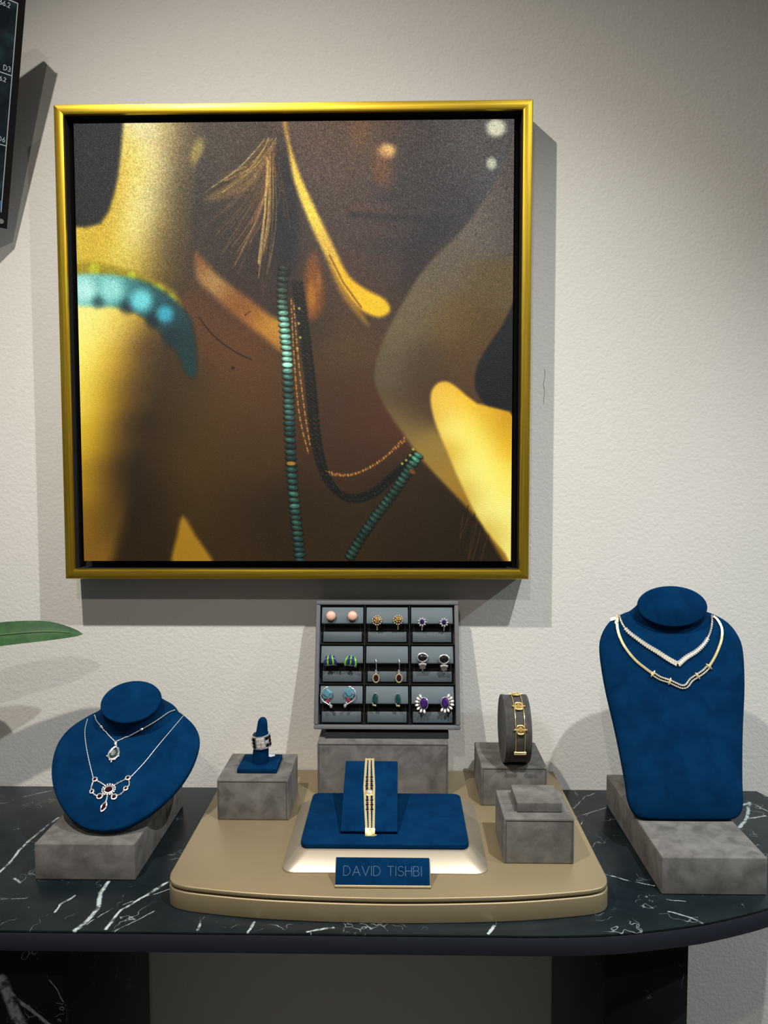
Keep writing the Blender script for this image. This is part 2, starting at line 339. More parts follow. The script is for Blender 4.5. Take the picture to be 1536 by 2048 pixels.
# ------------------------------------------------------------------ framed picture
def hom(u, v, q):                              # bilinear in the canvas' four corners
    (a, b, c, d) = [np.array(k, float) for k in q]
    return [(1-u)*(1-v)*a[i]+u*(1-v)*b[i]+u*v*c[i]+(1-u)*v*d[i] for i in (0, 1)]
QUAD = [(150, 246), (1028, 240), (1022, 1121), (166, 1123)]
def paint(u, v, rs):
    X, Y = hom(u, v, QUAD)
    def sdf(poly):
        d = np.full(X.shape, 1e9); ins = np.zeros(X.shape, bool); n = len(poly)
        for i in range(n):
            (ax, ay), (bx, by) = poly[i], poly[(i+1) % n]
            ex, ey = bx-ax, by-ay; wx, wy = X-ax, Y-ay
            h = np.clip((wx*ex+wy*ey)/(ex*ex+ey*ey+1e-9), 0, 1)
            d = np.minimum(d, (wx-ex*h)**2+(wy-ey*h)**2)
            c = ((ay > Y) != (by > Y)) & (X < (bx-ax)*(Y-ay)/((by-ay) if by != ay else 1e-9)+ax); ins ^= c
        d = np.sqrt(d); return np.where(ins, -d, d)
    def sm(x): x = np.clip(x, 0, 1); return x*x*(3-2*x)
    def field(samples, p=3.0, eps=30.0):
        num = np.zeros(X.shape+(3,)); den = np.zeros(X.shape); sg = 46.0 if eps > 20 else 30.0
        for x, y, *c in samples:
            d2 = (X-x)**2+(Y-y)**2; k = np.exp(-d2/(2*sg*sg))+.02/(1+d2/(sg*sg))**3; num += k[..., None]*np.array(c, float); den += k
        return num/den[..., None]
    img = field([(170, 300, 62, 66, 74), (200, 420, 52, 54, 60), (420, 270, 112, 96, 84), (400, 350, 92, 82, 74), (480, 330, 104, 84, 66), (430, 450, 84, 70, 64),
                 (360, 480, 100, 82, 60), (540, 470, 74, 66, 66), (500, 560, 86, 62, 52), (560, 350, 88, 74, 70), (420, 640, 118, 72, 40), (480, 700, 122, 74, 36), (540, 760, 112, 72, 36), (430, 800, 110, 76, 34), (360, 760, 92, 68, 32), (330, 870, 86, 60, 24), (390, 900, 108, 76, 22), (480, 900, 102, 68, 30), (300, 1000, 72, 50, 20), (380, 1000, 102, 72, 20),
                 (450, 1020, 90, 62, 24), (540, 1050, 78, 52, 22), (300, 1110, 78, 54, 20), (470, 1110, 90, 62, 22), (640, 1060, 82, 56, 24), (680, 680, 116, 82, 44), (700, 780, 100, 66, 40), (650, 800, 98, 64, 38), (735, 830, 112, 60, 38), (700, 900, 94, 60, 32),
                 (780, 1000, 82, 56, 24), (850, 1060, 74, 50, 18), (930, 1080, 70, 48, 18), (680, 1080, 84, 58, 22),
                 (620, 310, 126, 96, 80), (680, 280, 118, 92, 80), (730, 270, 120, 88, 66), (700, 380, 112, 90, 78), (640, 420, 100, 80, 72), (700, 450, 104, 80, 72), (770, 480, 100, 82, 76),
                 (850, 300, 98, 86, 84), (900, 380, 92, 84, 84), (820, 400, 90, 80, 78), (880, 430, 84, 78, 80), (800, 530, 92, 72, 64), (720, 500, 98, 74, 66), (700, 560, 110, 74, 52),
                 (960, 300, 112, 104, 104), (1010, 380, 104, 104, 108), (760, 600, 98, 70, 50), (620, 640, 78, 60, 46), (960, 260, 120, 108, 106)])
    def put(mask, col):
        nonlocal img
        col = np.array(col, float) if not isinstance(col, np.ndarray) or col.ndim < 3 else col
        img = img*(1-mask[..., None]) + col*mask[..., None]
    def poly(pts, col, blur=6, op=1.0, grow=0):
        pts = [tuple(q) for q in spline(pts, len(pts)*3, True)]
        put(op*sm(.5-(sdf(pts)-grow)/(2*blur)), col)
    def blob(x, y, rx, ry, col, op=1.0, soft=.6, rot=0):
        c, s = math.cos(R_(rot)), math.sin(R_(rot)); dx, dy = X-x, Y-y
        d = np.sqrt(((dx*c+dy*s)/rx)**2+((-dx*s+dy*c)/ry)**2); put(op*sm((1+soft*.5-d)/soft), col)
    def line(pts, wd, col, op=1.0, blur=1.2):
        d = np.full(X.shape, 1e9)
        for (ax, ay), (bx, by) in zip(pts, pts[1:]):
            ex, ey = bx-ax, by-ay; wx, wy = X-ax, Y-ay; h = np.clip((wx*ex+wy*ey)/(ex*ex+ey*ey+1e-9), 0, 1)
            d = np.minimum(d, (wx-ex*h)**2+(wy-ey*h)**2)
        put(op*sm(.5-(np.sqrt(d)-wd)/(2*blur)), col)
    # dark backdrop upper left
    poly([(130, 230), (270, 230), (236, 350), (205, 440), (130, 460)], (58, 61, 68), 5)
    # raised upper arm, bright on its left
    poly([(268, 180), (400, 180), (398, 300), (390, 400), (380, 500), (360, 590), (240, 578), (110, 568), (110, 455), (202, 441), (239, 345)], field([(300, 260, 240, 236, 206), (335, 260, 206, 176, 100), (352, 300, 150, 120, 74), (280, 300, 244, 232, 160), (262, 300, 214, 176, 40), (315, 320, 226, 214, 150), (248, 345, 206, 160, 30),
          (275, 350, 240, 224, 140), (305, 390, 226, 216, 160), (340, 380, 150, 120, 62), (228, 410, 204, 160, 30), (262, 430, 238, 228, 150), (295, 450, 226, 212, 130), (325, 450, 170, 138, 60), (340, 470, 120, 94, 56), (212, 445, 210, 170, 44),
          (165, 470, 222, 192, 70), (200, 470, 206, 168, 40), (165, 510, 210, 180, 56), (200, 520, 206, 170, 40), (250, 500, 232, 216, 120), (250, 535, 200, 170, 50), (295, 520, 190, 158, 60), (320, 545, 140, 112, 44), (390, 260, 112, 96, 84), (385, 320, 104, 90, 76), (376, 390, 92, 78, 66), (370, 450, 90, 74, 60), (362, 510, 92, 74, 54), (350, 570, 90, 70, 46)], 3.4, 16), 7)
    blob(398, 300, 11, 26, (190, 166, 84), .75, 1.2, 20)
    # lower arm, bright on the left, fading right
    poly([(110, 585), (250, 604), (330, 645), (330, 720), (296, 860), (262, 990), (205, 1160), (110, 1160)], field([(165, 620, 240, 226, 130), (165, 700, 240, 226, 116), (172, 790, 238, 216, 90), (176, 870, 228, 190, 44), (182, 960, 206, 158, 24),
          (186, 1050, 186, 134, 26), (190, 1110, 160, 110, 30), (215, 640, 236, 216, 110), (212, 720, 226, 190, 60), (208, 800, 208, 158, 26), (212, 880, 180, 130, 20), (214, 960, 142, 98, 24), (212, 1050, 104, 70, 26), (255, 650, 208, 166, 56), (250, 730, 176, 126, 30),
          (246, 800, 142, 100, 24), (246, 880, 104, 74, 26), (242, 960, 74, 52, 26), (295, 680, 122, 88, 44), (285, 760, 92, 68, 34), (280, 840, 72, 52, 30), (320, 700, 92, 68, 42), (270, 930, 64, 46, 26)], 3.4, 16), 18)
    # bracelets
    poly([(140, 522), (200, 520), (280, 540), (350, 575), (366, 612), (340, 606), (280, 566), (200, 548), (140, 548)], (168, 146, 24), 8, .8)
    for x, y, rr in ((190, 531, 12), (265, 545, 9), (318, 574, 13), (342, 592, 11)): blob(x, y, rr, rr, (196, 196, 34), .8, .8)
    poly([(140, 546), (230, 543), (300, 560), (350, 592), (386, 640), (395, 735), (376, 744), (357, 702), (320, 655), (272, 617), (222, 606), (140, 600)],
         field([(165, 570, 140, 206, 200), (225, 575, 96, 180, 176), (285, 600, 50, 116, 120), (330, 632, 36, 92, 104), (368, 680, 32, 78, 82), (382, 735, 40, 88, 86)], 3, 12), 8)
    for x, y, rr, c in ((198, 596, 9, (50, 92, 100)), (256, 606, 10, (36, 66, 76)), (308, 634, 10, (26, 58, 70)), (345, 668, 12, (24, 66, 78))): blob(x, y, rr*1.3, rr*1.3, c, .7, 1.7)
    for x, y, rr, c in ((170, 572, 19, (178, 226, 222)), (225, 572, 21, (150, 216, 212)), (284, 594, 20, (112, 212, 220)), (332, 621, 15, (62, 172, 198))): blob(x, y, rr*1.1, rr*1.1, c, .9, 1.2)
    # golden triangle of light low on the chest
    poly([(366, 1030), (392, 1070), (428, 1135), (346, 1135), (354, 1070)], (186, 136, 26), 7, .95)
    # clavicle
    poly([(392, 500), (410, 512), (440, 545), (500, 590), (545, 625), (572, 640), (572, 700), (530, 668), (470, 622), (425, 580), (396, 550)], field([(400, 520, 150, 86, 36), (430, 553, 206, 166, 96), (470, 590, 158, 92, 36),
          (520, 630, 176, 106, 34), (560, 650, 232, 178, 52), (565, 690, 170, 100, 36)], 3, 12), 9, .85)
    # hair
    rg = np.random.RandomState(5)
    put(.8*sm((1.2-np.sqrt(((X-572)/34)**2+((Y-420)/150)**2))/.8), (56, 56, 62))
    def strands(n, a, b, ca, cb, sp0, sp1, wd, op):
        for i in range(n):
            k = rg.uniform(-1, 1); p0 = (a[0]+sp0*k, a[1]+rg.uniform(-6, 6)); e = rg.uniform(.55, 1.03)
            p1 = (a[0]+(b[0]-a[0])*e+sp1*k*.7+rg.uniform(-3, 3), a[1]+(b[1]-a[1])*e+sp1*k*.7)
            mid = ((p0[0]+p1[0])/2+rg.uniform(2, 12), (p0[1]+p1[1])/2+rg.uniform(4, 14))
            cc = np.array(ca)*(1-rg.rand())+np.array(cb)*rg.rand()
            line([tuple(q) for q in spline([p0, mid, p1], 6)], rg.uniform(.3, .8)*wd, np.clip(cc, 0, 255), op*rg.uniform(.25, .8), 1.2)
    poly([(552, 275), (530, 350), (470, 388), (415, 398), (420, 385), (470, 355), (515, 310)], (150, 118, 62), 8, .6)
    strands(40, (545, 280), (418, 392), (196, 160, 92), (140, 100, 50), 12, 12, 1.1, .85)
    strands(30, (548, 300), (425, 480), (140, 96, 54), (100, 68, 44), 9, 34, 1.2, .9)
    strands(24, (548, 330), (470, 540), (170, 116, 56), (120, 82, 46), 8, 26, 1.2, .9)
    strands(24, (545, 310), (528, 585), (196, 158, 84), (150, 104, 50), 8, 14, 1.1, .85)
    strands(12, (552, 320), (575, 440), (176, 116, 60), (110, 76, 50), 8, 14, 1.2, .7)
    line([(540, 320), (533, 420), (520, 520)], 2.0, (206, 166, 92), .8)
    # jaw line of light
    J = [(566, 225), (574, 225), (584, 285), (605, 350), (640, 425), (672, 490), (700, 545), (735, 572), (772, 592), (782, 615), (760, 628), (722, 612), (690, 575), (655, 510), (622, 440), (592, 362), (578, 290)]
    poly(J, field([(575, 260, 200, 150, 62), (595, 350, 232, 190, 72), (625, 420, 230, 196, 70), (660, 490, 212, 166, 62), (700, 560, 226, 170, 24), (760, 606, 224, 176, 24)], 3, 12), 6)
    poly([(655, 505), (690, 570), (722, 612), (740, 645), (715, 622), (680, 575)], (176, 126, 34), 6, .8)
    line([(662, 505), (690, 560), (725, 608)], 1.4, (110, 70, 24), .7, 2)
    poly([(612, 540), (632, 500), (648, 560), (646, 615), (618, 630)], (156, 86, 26), 12, .85); blob(626, 585, 8, 26, (190, 120, 30), .7, 1.2); blob(640, 560, 5, 20, (180, 110, 28), .5, 1.2)
    # face
    blob(776, 301, 17, 14, (226, 176, 104), .95, 1.2); blob(768, 335, 18, 34, (150, 94, 60), .6, 1.4, -10); blob(722, 262, 20, 28, (150, 104, 62), .5, 1.4)
    blob(775, 395, 26, 10, (84, 76, 76), .5, 1.2); line([(705, 424), (740, 428), (775, 431), (820, 432), (860, 440)], 4, (60, 58, 64), .6, 9); blob(740, 408, 46, 9, (116, 84, 76), .5, 1.2)
    blob(850, 470, 60, 22, (72, 68, 76), .6, 1.4, -35); blob(780, 488, 50, 14, (78, 70, 70), .5, 1.4); blob(830, 530, 24, 50, (70, 60, 62), .5, 1.4, 25)
    # near hand and wrist in shade
    poly([(1045, 270), (985, 370), (925, 455), (855, 525), (806, 600), (768, 675), (750, 745), (768, 800), (800, 850), (850, 920), (910, 985), (960, 1040), (1045, 1130), (1045, 600)],
         field([(960, 450, 130, 116, 104), (1010, 450, 112, 100, 92), (900, 520, 126, 108, 88), (980, 560, 122, 98, 60), (840, 600, 128, 110, 84), (900, 640, 128, 98, 48), (960, 660, 116, 86, 40), (800, 660, 130, 110, 78), (775, 740, 122, 102, 76),
                (850, 720, 106, 82, 58), (920, 720, 114, 80, 42), (820, 800, 108, 80, 56), (870, 780, 104, 72, 44), (800, 845, 150, 124, 66), (850, 905, 168, 132, 58), (905, 960, 176, 132, 46), (950, 1020, 170, 120, 30)], 3, 18), 6)
    poly([(1045, 585), (1008, 640), (968, 700), (952, 742), (962, 790), (1045, 850)], (38, 42, 52), 5)
    for i in range(12):
        x0 = 918+i*5; line([(x0+rg.uniform(-6, 6)+14, 1000+rg.uniform(0, 40)), (x0-8+rg.uniform(-8, 8), 1070+rg.uniform(0, 55))], 1.0, (36, 24, 12) if i % 2 else (132, 88, 36), .5, 1.6)
    # lit near arm
    poly([(862, 792), (868, 768), (885, 756), (908, 762), (955, 800), (1045, 852), (1045, 1150), (1010, 1105), (962, 1042), (922, 962), (890, 885), (870, 835)],
         field([(885, 762, 214, 150, 30), (884, 795, 240, 222, 120), (925, 785, 232, 172, 24), (905, 850, 242, 234, 140), (975, 820, 214, 154, 10), (1015, 846, 204, 146, 12), (950, 850, 240, 222, 100), (1015, 890, 228, 172, 20), (965, 900, 242, 230, 120),
                (930, 940, 242, 234, 136), (985, 960, 242, 234, 130), (1018, 960, 236, 206, 70), (965, 1010, 240, 232, 140), (1010, 1030, 242, 234, 136), (1015, 1090, 242, 234, 130), (868, 820, 206, 140, 20), (895, 905, 206, 146, 24), (925, 985, 200, 140, 24), (975, 1068, 204, 150, 30)], 3.2, 12), 4.5)
    blob(992, 257, 19, 17, (226, 222, 196), .95, .9); blob(983, 326, 10, 12, (204, 204, 176), .9, 1)
    # thin cord
    line([tuple(q) for q in spline([(400, 628), (430, 665), (470, 695), (505, 712)], 12)], 1.2, (44, 32, 28), .8); blob(468, 729, 3, 3, (40, 26, 22), .9, .8); line([(492, 624), (502, 616)], 1.2, (70, 40, 20), .7)
    # dark bead strands, fine gold chains
    def walk(pts, step):
        q = spline(pts, 300); out = [q[0]]; acc = 0
        for a, b in zip(q, q[1:]):
            acc += np.linalg.norm(b-a)
            if acc >= step: out.append(b); acc = 0
        return out
    for dx in (0, 11):
        for i, q in enumerate(walk([(592+dx, 560), (606+dx, 660), (618+dx, 760), (626+dx, 850), (640+dx*.9, 925), (668+dx*.6, 975), (708, 998-dx*.8), (752, 985-dx), (795-dx*.3, 945-dx*.6), (832, 900)], 8)):
            blob(q[0], q[1], 6, 5, (32, 38, 32), .9, .6); blob(q[0]-1.5, q[1]-1.5, 1.8, 1.5, (78, 92, 62), .6 if i % 3 else .95, .9)
    for x, y in ((600, 640), (603, 668), (597, 690), (601, 610), (822, 905), (814, 915), (806, 922), (828, 893)): blob(x, y, 2.6, 2.6, (190, 190, 80), .9, .8)
    for pts in ([(585, 590), (590, 700), (598, 800), (606, 850), (620, 905)], [(590, 600), (600, 720), (612, 820), (622, 885)], [(655, 938), (690, 945), (725, 938), (765, 915), (795, 885), (810, 870)], [(662, 944), (700, 946), (740, 930), (780, 902), (815, 872)]):
        for i, q in enumerate(walk(pts, 5)): blob(q[0], q[1], 1.7, 2.4, (206, 142, 60) if i % 3 else (140, 84, 34), .85, .8)
    def beads(pts, step, rx, ry, rot, cols):
        for i, q in enumerate(walk(pts, step)):
            c = np.array([np.interp(q[1], [k[0] for k in cols], [k[1+j] for k in cols]) for j in range(3)])*(.84+.3*rg.rand())
            r2 = rot+rg.uniform(-7, 7)
            blob(q[0], q[1]+1.5, rx+1.5, ry+1.4, c*.33, .95, .4, r2); blob(q[0], q[1]-.5, rx, ry, c, 1, .35, r2); blob(q[0]-2, q[1]-1.8, rx*.5, ry*.4, np.clip(c*1.45, 0, 255), .75, .8, r2)
    beads([(570, 530), (567, 590), (571, 640), (576, 700), (579, 780), (582, 870), (586, 950), (593, 1030), (598, 1080), (602, 1125)], 10.4, 10.5, 4.8, 4,
          [(530, 58, 74, 62), (590, 72, 96, 78), (620, 116, 172, 148), (730, 132, 196, 168), (750, 70, 116, 106), (860, 50, 92, 84), (920, 44, 88, 78), (1000, 66, 116, 98), (1120, 50, 86, 78)])
    beads([(838, 905), (818, 935), (790, 978), (758, 1022), (728, 1066), (698, 1118)], 9.6, 9.5, 4.6, 34, [(900, 90, 164, 130), (925, 52, 96, 80), (1000, 46, 84, 72), (1120, 50, 84, 72)])
    blob(584, 922, 9, 4, (190, 132, 40), .95, .5); blob(826, 938, 7, 4, (150, 90, 40), .9, .5, 30)
    # print grain plus painted bluish glints of light on the weave, stronger upwards
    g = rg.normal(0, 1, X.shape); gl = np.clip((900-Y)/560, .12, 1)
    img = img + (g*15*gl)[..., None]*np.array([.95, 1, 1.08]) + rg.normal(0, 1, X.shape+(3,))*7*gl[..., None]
    return np.clip(img, 0, 255)

px0, px1, pz0, pz1 = -.458, .1755, .3105+T, .943+T
art = thing('framed_picture', ((px0+px1)/2, 0, pz0), 'gold floater frame holding a warm golden print of crossed arms, bare neck and turquoise beads', 'picture')
DEP, WID = .05, .0138
sec = [(0, .003), (0, .0475), (.0012, .0496), (.003, .05), (.0098, .0498), (.0126, .049), (WID, .0468), (WID, .003)]
def rail(ax, name, mat):
    mb = MB(Fr((0, 0, 0))); ends = []
    for e in (0, 1):
        ring = []
        for wi, de in sec:
            if ax in 'tb':
                x = (px0+wi) if e == 0 else (px1-wi); z = pz1-wi if ax == 't' else pz0+wi
            else:
                z = (pz0+wi) if e == 0 else (pz1-wi); x = px0+wi if ax == 'l' else px1-wi
            ring.append((x, -de, z))
        ends.append(ring)
    mb.loft(ends); n = len(sec)
    mb.mi = [1 if i in (0, n-2) else 0 for i in range(n)] + [0, 0]
    return mb.build(name, [mat, M_MATTE], art, angle=30)
for ax in 'tblr': rail(ax, 'frame_rail', M_RAILH if ax in 'tb' else M_RAILV)
MB(Fr((0, 0, 0))).box(px0+WID*.9, px1-WID*.9, -.016, -.002, pz0+WID*.9, pz1-WID*.9).build('black_backing', M_MATTE, art)
ca = [ony(*q, -.042) for q in QUAD]
cx0, cx1 = (ca[0].x+ca[3].x)/2, (ca[1].x+ca[2].x)/2; cz1, cz0 = (ca[0].z+ca[1].z)/2, (ca[2].z+ca[3].z)/2
MB(Fr((0, 0, 0))).box(cx0, cx1, -.0405, -.015, cz0, cz1).build('canvas_edge', plain('canvas_side', (.05, .04, .035), .8), art, bevel=.001)
N = 620
uu, vv = np.meshgrid(np.linspace(0, 1, N), np.linspace(0, 1, N))
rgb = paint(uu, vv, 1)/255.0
rgb = np.where(rgb <= .04045, rgb/12.92, ((rgb+.055)/1.055)**2.4)
rgb = np.clip(rgb*np.array([1.0, 1.05, 1.06]), 0, 1); rgb = np.clip(1.14*rgb*rgb.max(-1, keepdims=True)**.55, 0, .94)
co_ = np.zeros((N, N, 3)); co_[..., 0] = cx0+(cx1-cx0)*uu-art.location.x; co_[..., 1] = -.0425; co_[..., 2] = cz1+(cz0-cz1)*vv-art.location.z
me = bpy.data.meshes.new('printed_canvas')
idx = np.arange(N*N).reshape(N, N); fc = np.stack([idx[:-1, :-1], idx[1:, :-1], idx[1:, 1:], idx[:-1, 1:]], -1).reshape(-1, 4)
me.vertices.add(N*N); me.vertices.foreach_set('co', co_.reshape(-1)); me.loops.add(fc.size); me.polygons.add(len(fc))
me.loops.foreach_set('vertex_index', fc.reshape(-1)); me.polygons.foreach_set('loop_start', np.arange(0, fc.size, 4)); me.update(calc_edges=True)
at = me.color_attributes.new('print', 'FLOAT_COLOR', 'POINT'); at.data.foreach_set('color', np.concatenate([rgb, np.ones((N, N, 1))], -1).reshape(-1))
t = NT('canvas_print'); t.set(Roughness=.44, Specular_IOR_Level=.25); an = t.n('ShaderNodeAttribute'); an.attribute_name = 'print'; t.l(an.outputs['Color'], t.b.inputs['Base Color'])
b = t.noise(1150, 2, .6); t.bump(b.outputs[0], .8, .0007); me.materials.append(t.m)
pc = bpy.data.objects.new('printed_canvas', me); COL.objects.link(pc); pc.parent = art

# ------------------------------------------------------------------ stroke lettering
A90 = lambda cx, cy, rx, ry, a0, a1, n=8: [(cx+rx*math.cos(R_(a0+(a1-a0)*i/n)), cy+ry*math.sin(R_(a0+(a1-a0)*i/n))) for i in range(n+1)]
FONT = {'D': (.72, [[(0, 0), (0, 1), (.22, 1)] + A90(.22, .5, .44, .5, 90, -90, 12) + [(0, 0)]]), 'A': (.74, [[(0, 0), (.37, 1), (.74, 0)], [(.13, .33), (.61, .33)]]),
        'V': (.74, [[(0, 1), (.37, 0), (.74, 1)]]), 'I': (.06, [[(.03, 0), (.03, 1)]]), 'T': (.62, [[(0, 1), (.62, 1)], [(.31, 1), (.31, 0)]]),
        'S': (.56, [A90(.28, .75, .26, .25, 30, 270, 10) + A90(.28, .25, .28, .25, 90, -150, 10)]), 'H': (.62, [[(0, 0), (0, 1)], [(.62, 0), (.62, 1)], [(0, .52), (.62, .52)]]),
        'B': (.56, [[(0, 0), (0, 1), (.25, 1)] + A90(.28, .76, .22, .24, 90, -90) + [(0, .52)], [(.25, .52)] + A90(.3, .26, .25, .26, 90, -90) + [(0, 0)]]),
        '1': (.3, [[(.02, .8), (.2, 1), (.2, 0)]]), '2': (.5, [A90(.25, .74, .24, .26, 165, -30) + [(0, 0), (.5, 0)]]), '3': (.5, [A90(.23, .76, .23, .24, 150, -90) + A90(.23, .26, .26, .26, 90, -150)]),
        '4': (.52, [[(.4, 0), (.4, 1), (0, .3), (.52, .3)]]), '6': (.5, [[(.4, 1), (.08, .5)] + A90(.25, .28, .25, .28, 150, 510, 14)]), ':': (.1, [[(.05, .15), (.05, .25)], [(.05, .65), (.05, .75)]]),
        '.': (.1, [[(.05, 0), (.05, .08)]]), ' ': (.3, [])}
def lettering(mb, fr, text, h, wd, gap=.2, z0=0, z1=.0002, right_align=False, sx=1.0):
    tot = sum(FONT[c][0]*sx+gap for c in text)-gap; x = -tot*h if right_align else -tot*h/2
    for c in text:
        cw, strokes = FONT[c]
        for st in strokes:
            for (ax, ay), (bx, by) in zip(st, st[1:]):
                a = Vector((x+ax*h*sx, ay*h)); b = Vector((x+bx*h*sx, by*h)); d = (b-a).normalized()*wd*.5; p = Vector((-d.y, d.x))
                mb.extr([tuple(a-d*.6-p), tuple(b+d*.6-p), tuple(b+d*.6+p), tuple(a-d*.6+p)], z0, z1, fr)
        x += (cw*sx+gap)*h

# ------------------------------------------------------------------ wall monitor
Pb = Vector((-.5385, -.022, .79+T)); Pt = Vector((-.475, -.082, 1.059+T)); up = (Pt-Pb); Hs = up.length; up.normalize()
th = math.atan2(.0635, .06); rt = Vector((math.cos(th), math.sin(th), 0))
mf = Fr(Pb, rt, up, rt.cross(up)); Ws = .50
tv = thing('wall_monitor', tuple(mf.p(-Ws/2, 0, -.012)), 'black security monitor tilted out from the wall, screen split into camera views', 'monitor')
MB(mf).box(-Ws, 0, 0, Hs, -.024, -.002).build('monitor_body', M_BLK, tv, bevel=.002)
MB(mf).box(-Ws, 0, 0, .019, -.002, .0005).box(-Ws, 0, Hs-.008, Hs, -.002, .0005).box(-.008, 0, .019, Hs-.008, -.002, .0005).box(-Ws, -Ws+.008, .019, Hs-.008, -.002, .0005).build('bezel', M_BLK, tv)
tm = NT('screen_view'); tm.set(Base_Color=(.004, .006, .008), Roughness=.2)
g = tm.n('ShaderNodeTexCoord'); n1 = tm.noise(26, 3, .5, vec=g.outputs['Object']); n2 = tm.noise(17, 2, .5, vec=g.outputs['Object'])
r1 = tm.ramp(n1.outputs[0], [(.40, (.004, .007, .009)), (.52, (.012, .022, .026)), (.62, (.02, .055, .07)), (.72, (.10, .20, .28))]); tm.l(r1.outputs[0], tm.b.inputs['Emission Color']); tm.b.inputs['Emission Strength'].default_value = .55
MB(mf).box(-Ws+.008, -.008, .019, Hs-.008, -.002, -.0004).build('screen', tm.m, tv)
LN = NT('screen_line'); LN.set(Base_Color=(.1, .1, .1)); LN.b.inputs['Emission Color'].default_value = (.75, .85, .9, 1); LN.b.inputs['Emission Strength'].default_value = .35; LN = LN.m
sh_ = Hs-.027; r3 = [.019+sh_*k/3 for k in range(4)]
mb = MB(mf)
for z in (r3[1], r3[2], r3[3]-.001): mb.box(-Ws+.009, -.009, z-.0005, z+.0005, -.0004, .0001)
for x in (-.009, -.009-(Ws-.016)/3, -.009-(Ws-.016)*2/3): mb.box(x-.0004, x+.0004, .02, Hs-.009, -.0004, .0001)
lines = mb.build('grid_lines', LN, tv)
for u_, z, tx, hh in ((-.0115, r3[2]+.004, 'D3', .0056), (-.0115, r3[1]+.004, 'D6', .0056), (-.0180, r3[3]-.0095, '11.66.2', .0052), (-.0160, r3[2]-.0095, '11.66.2', .0048), (-.032, r3[3]-.018, ':24', .0060)):
    mb = MB(mf); lettering(mb, mf.at(u_, z, -.0004), tx, hh, .0007, .24, 0, .0003, True); mb.build('screen_text', LN, tv)
blu = NT('screen_blue'); blu.set(Base_Color=(.02, .05, .1)); blu.b.inputs['Emission Color'].default_value = (.03, .16, .5, 1); blu.b.inputs['Emission Strength'].default_value = .7
MB(mf).box(-.09, -.0105, .021, .0345, -.0004, 0).build('camera_view', blu.m, tv)
MB(mf).lathe([(.0025, .0005), (.0032, .0005), (.0032, .0009), (.0025, .0009)], 16, mf.at(-.008, .0085)).build('power_button', M_SILV, tv)
mb = MB(mf).box(-Ws/2-.05, -Ws/2+.05, Hs*.35, Hs*.65, -.034, -.024); mb.tube([mf.p(-Ws/2, Hs*.5, -.03), Vector((-.72, -.02, .95+T))], .011, 8)
mb.box(-.76, -.68, -.02, 0, .89, 1.01, WORLD); mb.build('wall_bracket', M_BLK, tv)

# ------------------------------------------------------------------ champagne display tray
def rrect(x0, x1, y0, y1, r, n=6):
    return arc(x1-r, y0+r, r, -90, 0, n)+arc(x1-r, y1-r, r, 0, 90, n)+arc(x0+r, y1-r, r, 90, 180, n)+arc(x0+r, y0+r, r, 180, 270, n)
TH = .027
fc_ = [(-.247, -.288), (-.2435, -.301), (-.233, -.311), (-.205, -.3185), (-.13, -.3285), (-.013, -.3335), (.104, -.3285), (.179, -.3185), (.207, -.311), (.2175, -.301), (.221, -.288)]
fc_ = [tuple(q) for q in spline(fc_, 60)]
def tray_outline(g): return [(x*1.0-(g if x > -.013 else -g), y+g) for x, y in fc_] + [(.221-g, -.003), (-.247+g, -.003)]
dt_ = thing('display_tray', (-.013, -.17, T), 'wide champagne gold display tray with a bowed front edge on the marble top', 'display tray')
MB().extr(tray_outline(0), 0, .0205).build('tray_base', M_CHAMP, dt_, bevel=.0014, seg=3)
MB().extr(tray_outline(.0035), .0205, .0222).build('shadow_gap', M_MATTE, dt_)
MB().extr(tray_outline(.0004), .0222, TH).build('tray_lid', M_CHAMP, dt_, bevel=.0013, seg=3)

# ------------------------------------------------------------------ grey suede blocks
def block(name, x0, x1, y0, y1, z0, z1, label, mat=M_GREY, seam=True, cat='display block', group=None, bev=.0016):
    t_ = thing(name, ((x0+x1)/2, (y0+y1)/2, z0+T), label, cat, group)
    MB().box(x0, x1, y0, y1, z0, z1).build('suede_body', mat, t_, bevel=bev, seg=3)
    if seam:
        e = .0003; mb = MB()
        for pts in ([(x0+.002, y0-e, z1-.0022), (x1-.002, y0-e, z1-.0022)], [(x0+.0022, y0-e, z0+.002), (x0+.0022, y0-e, z1-.002)], [(x1-.0022, y0-e, z0+.002), (x1-.0022, y0-e, z1-.002)]):
            mb.tube([WORLD.p(*q) for q in pts], .0003, 4)
        mb.build('seam', M_SEAM, t_)
    return t_
RZ = .042
block('display_riser', -.410, -.2965, -.256, -.064, 0, RZ, 'low grey suede riser lying under the heart-shaped blue bust', seam=False)
block('display_riser', .2835, .3965, -.2745, -.050, 0, RZ, 'low grey suede riser lying under the tall blue bust', seam=False)
block('display_block', -.2255, -.1370, -.1635, -.0755, TH, .078, 'square grey suede block under the blue ring cone')
block('display_block', .1050, .1895, -.118, -.027, TH, .078, 'square grey suede block under the round bracelet drum')
block('display_block', .1145, .1915, -.263, -.187, TH, .078, 'grey suede block at the tray corner carrying a smaller slab')
block('display_riser', -.1090, .0645, -.090, -.018, TH, .0985, 'tall wide grey suede riser under the earring tray')
sx0, sx1 = onz(1034, 1625.7, .078).x, onz(1124, 1625, .078).x; sy0 = onz(1080, 1625.5, .078).y
block('display_slab', sx0, sx1, sy0, sy0+.049, .078, .0895, 'small empty square grey suede slab topping a block', seam=False, bev=.0012)

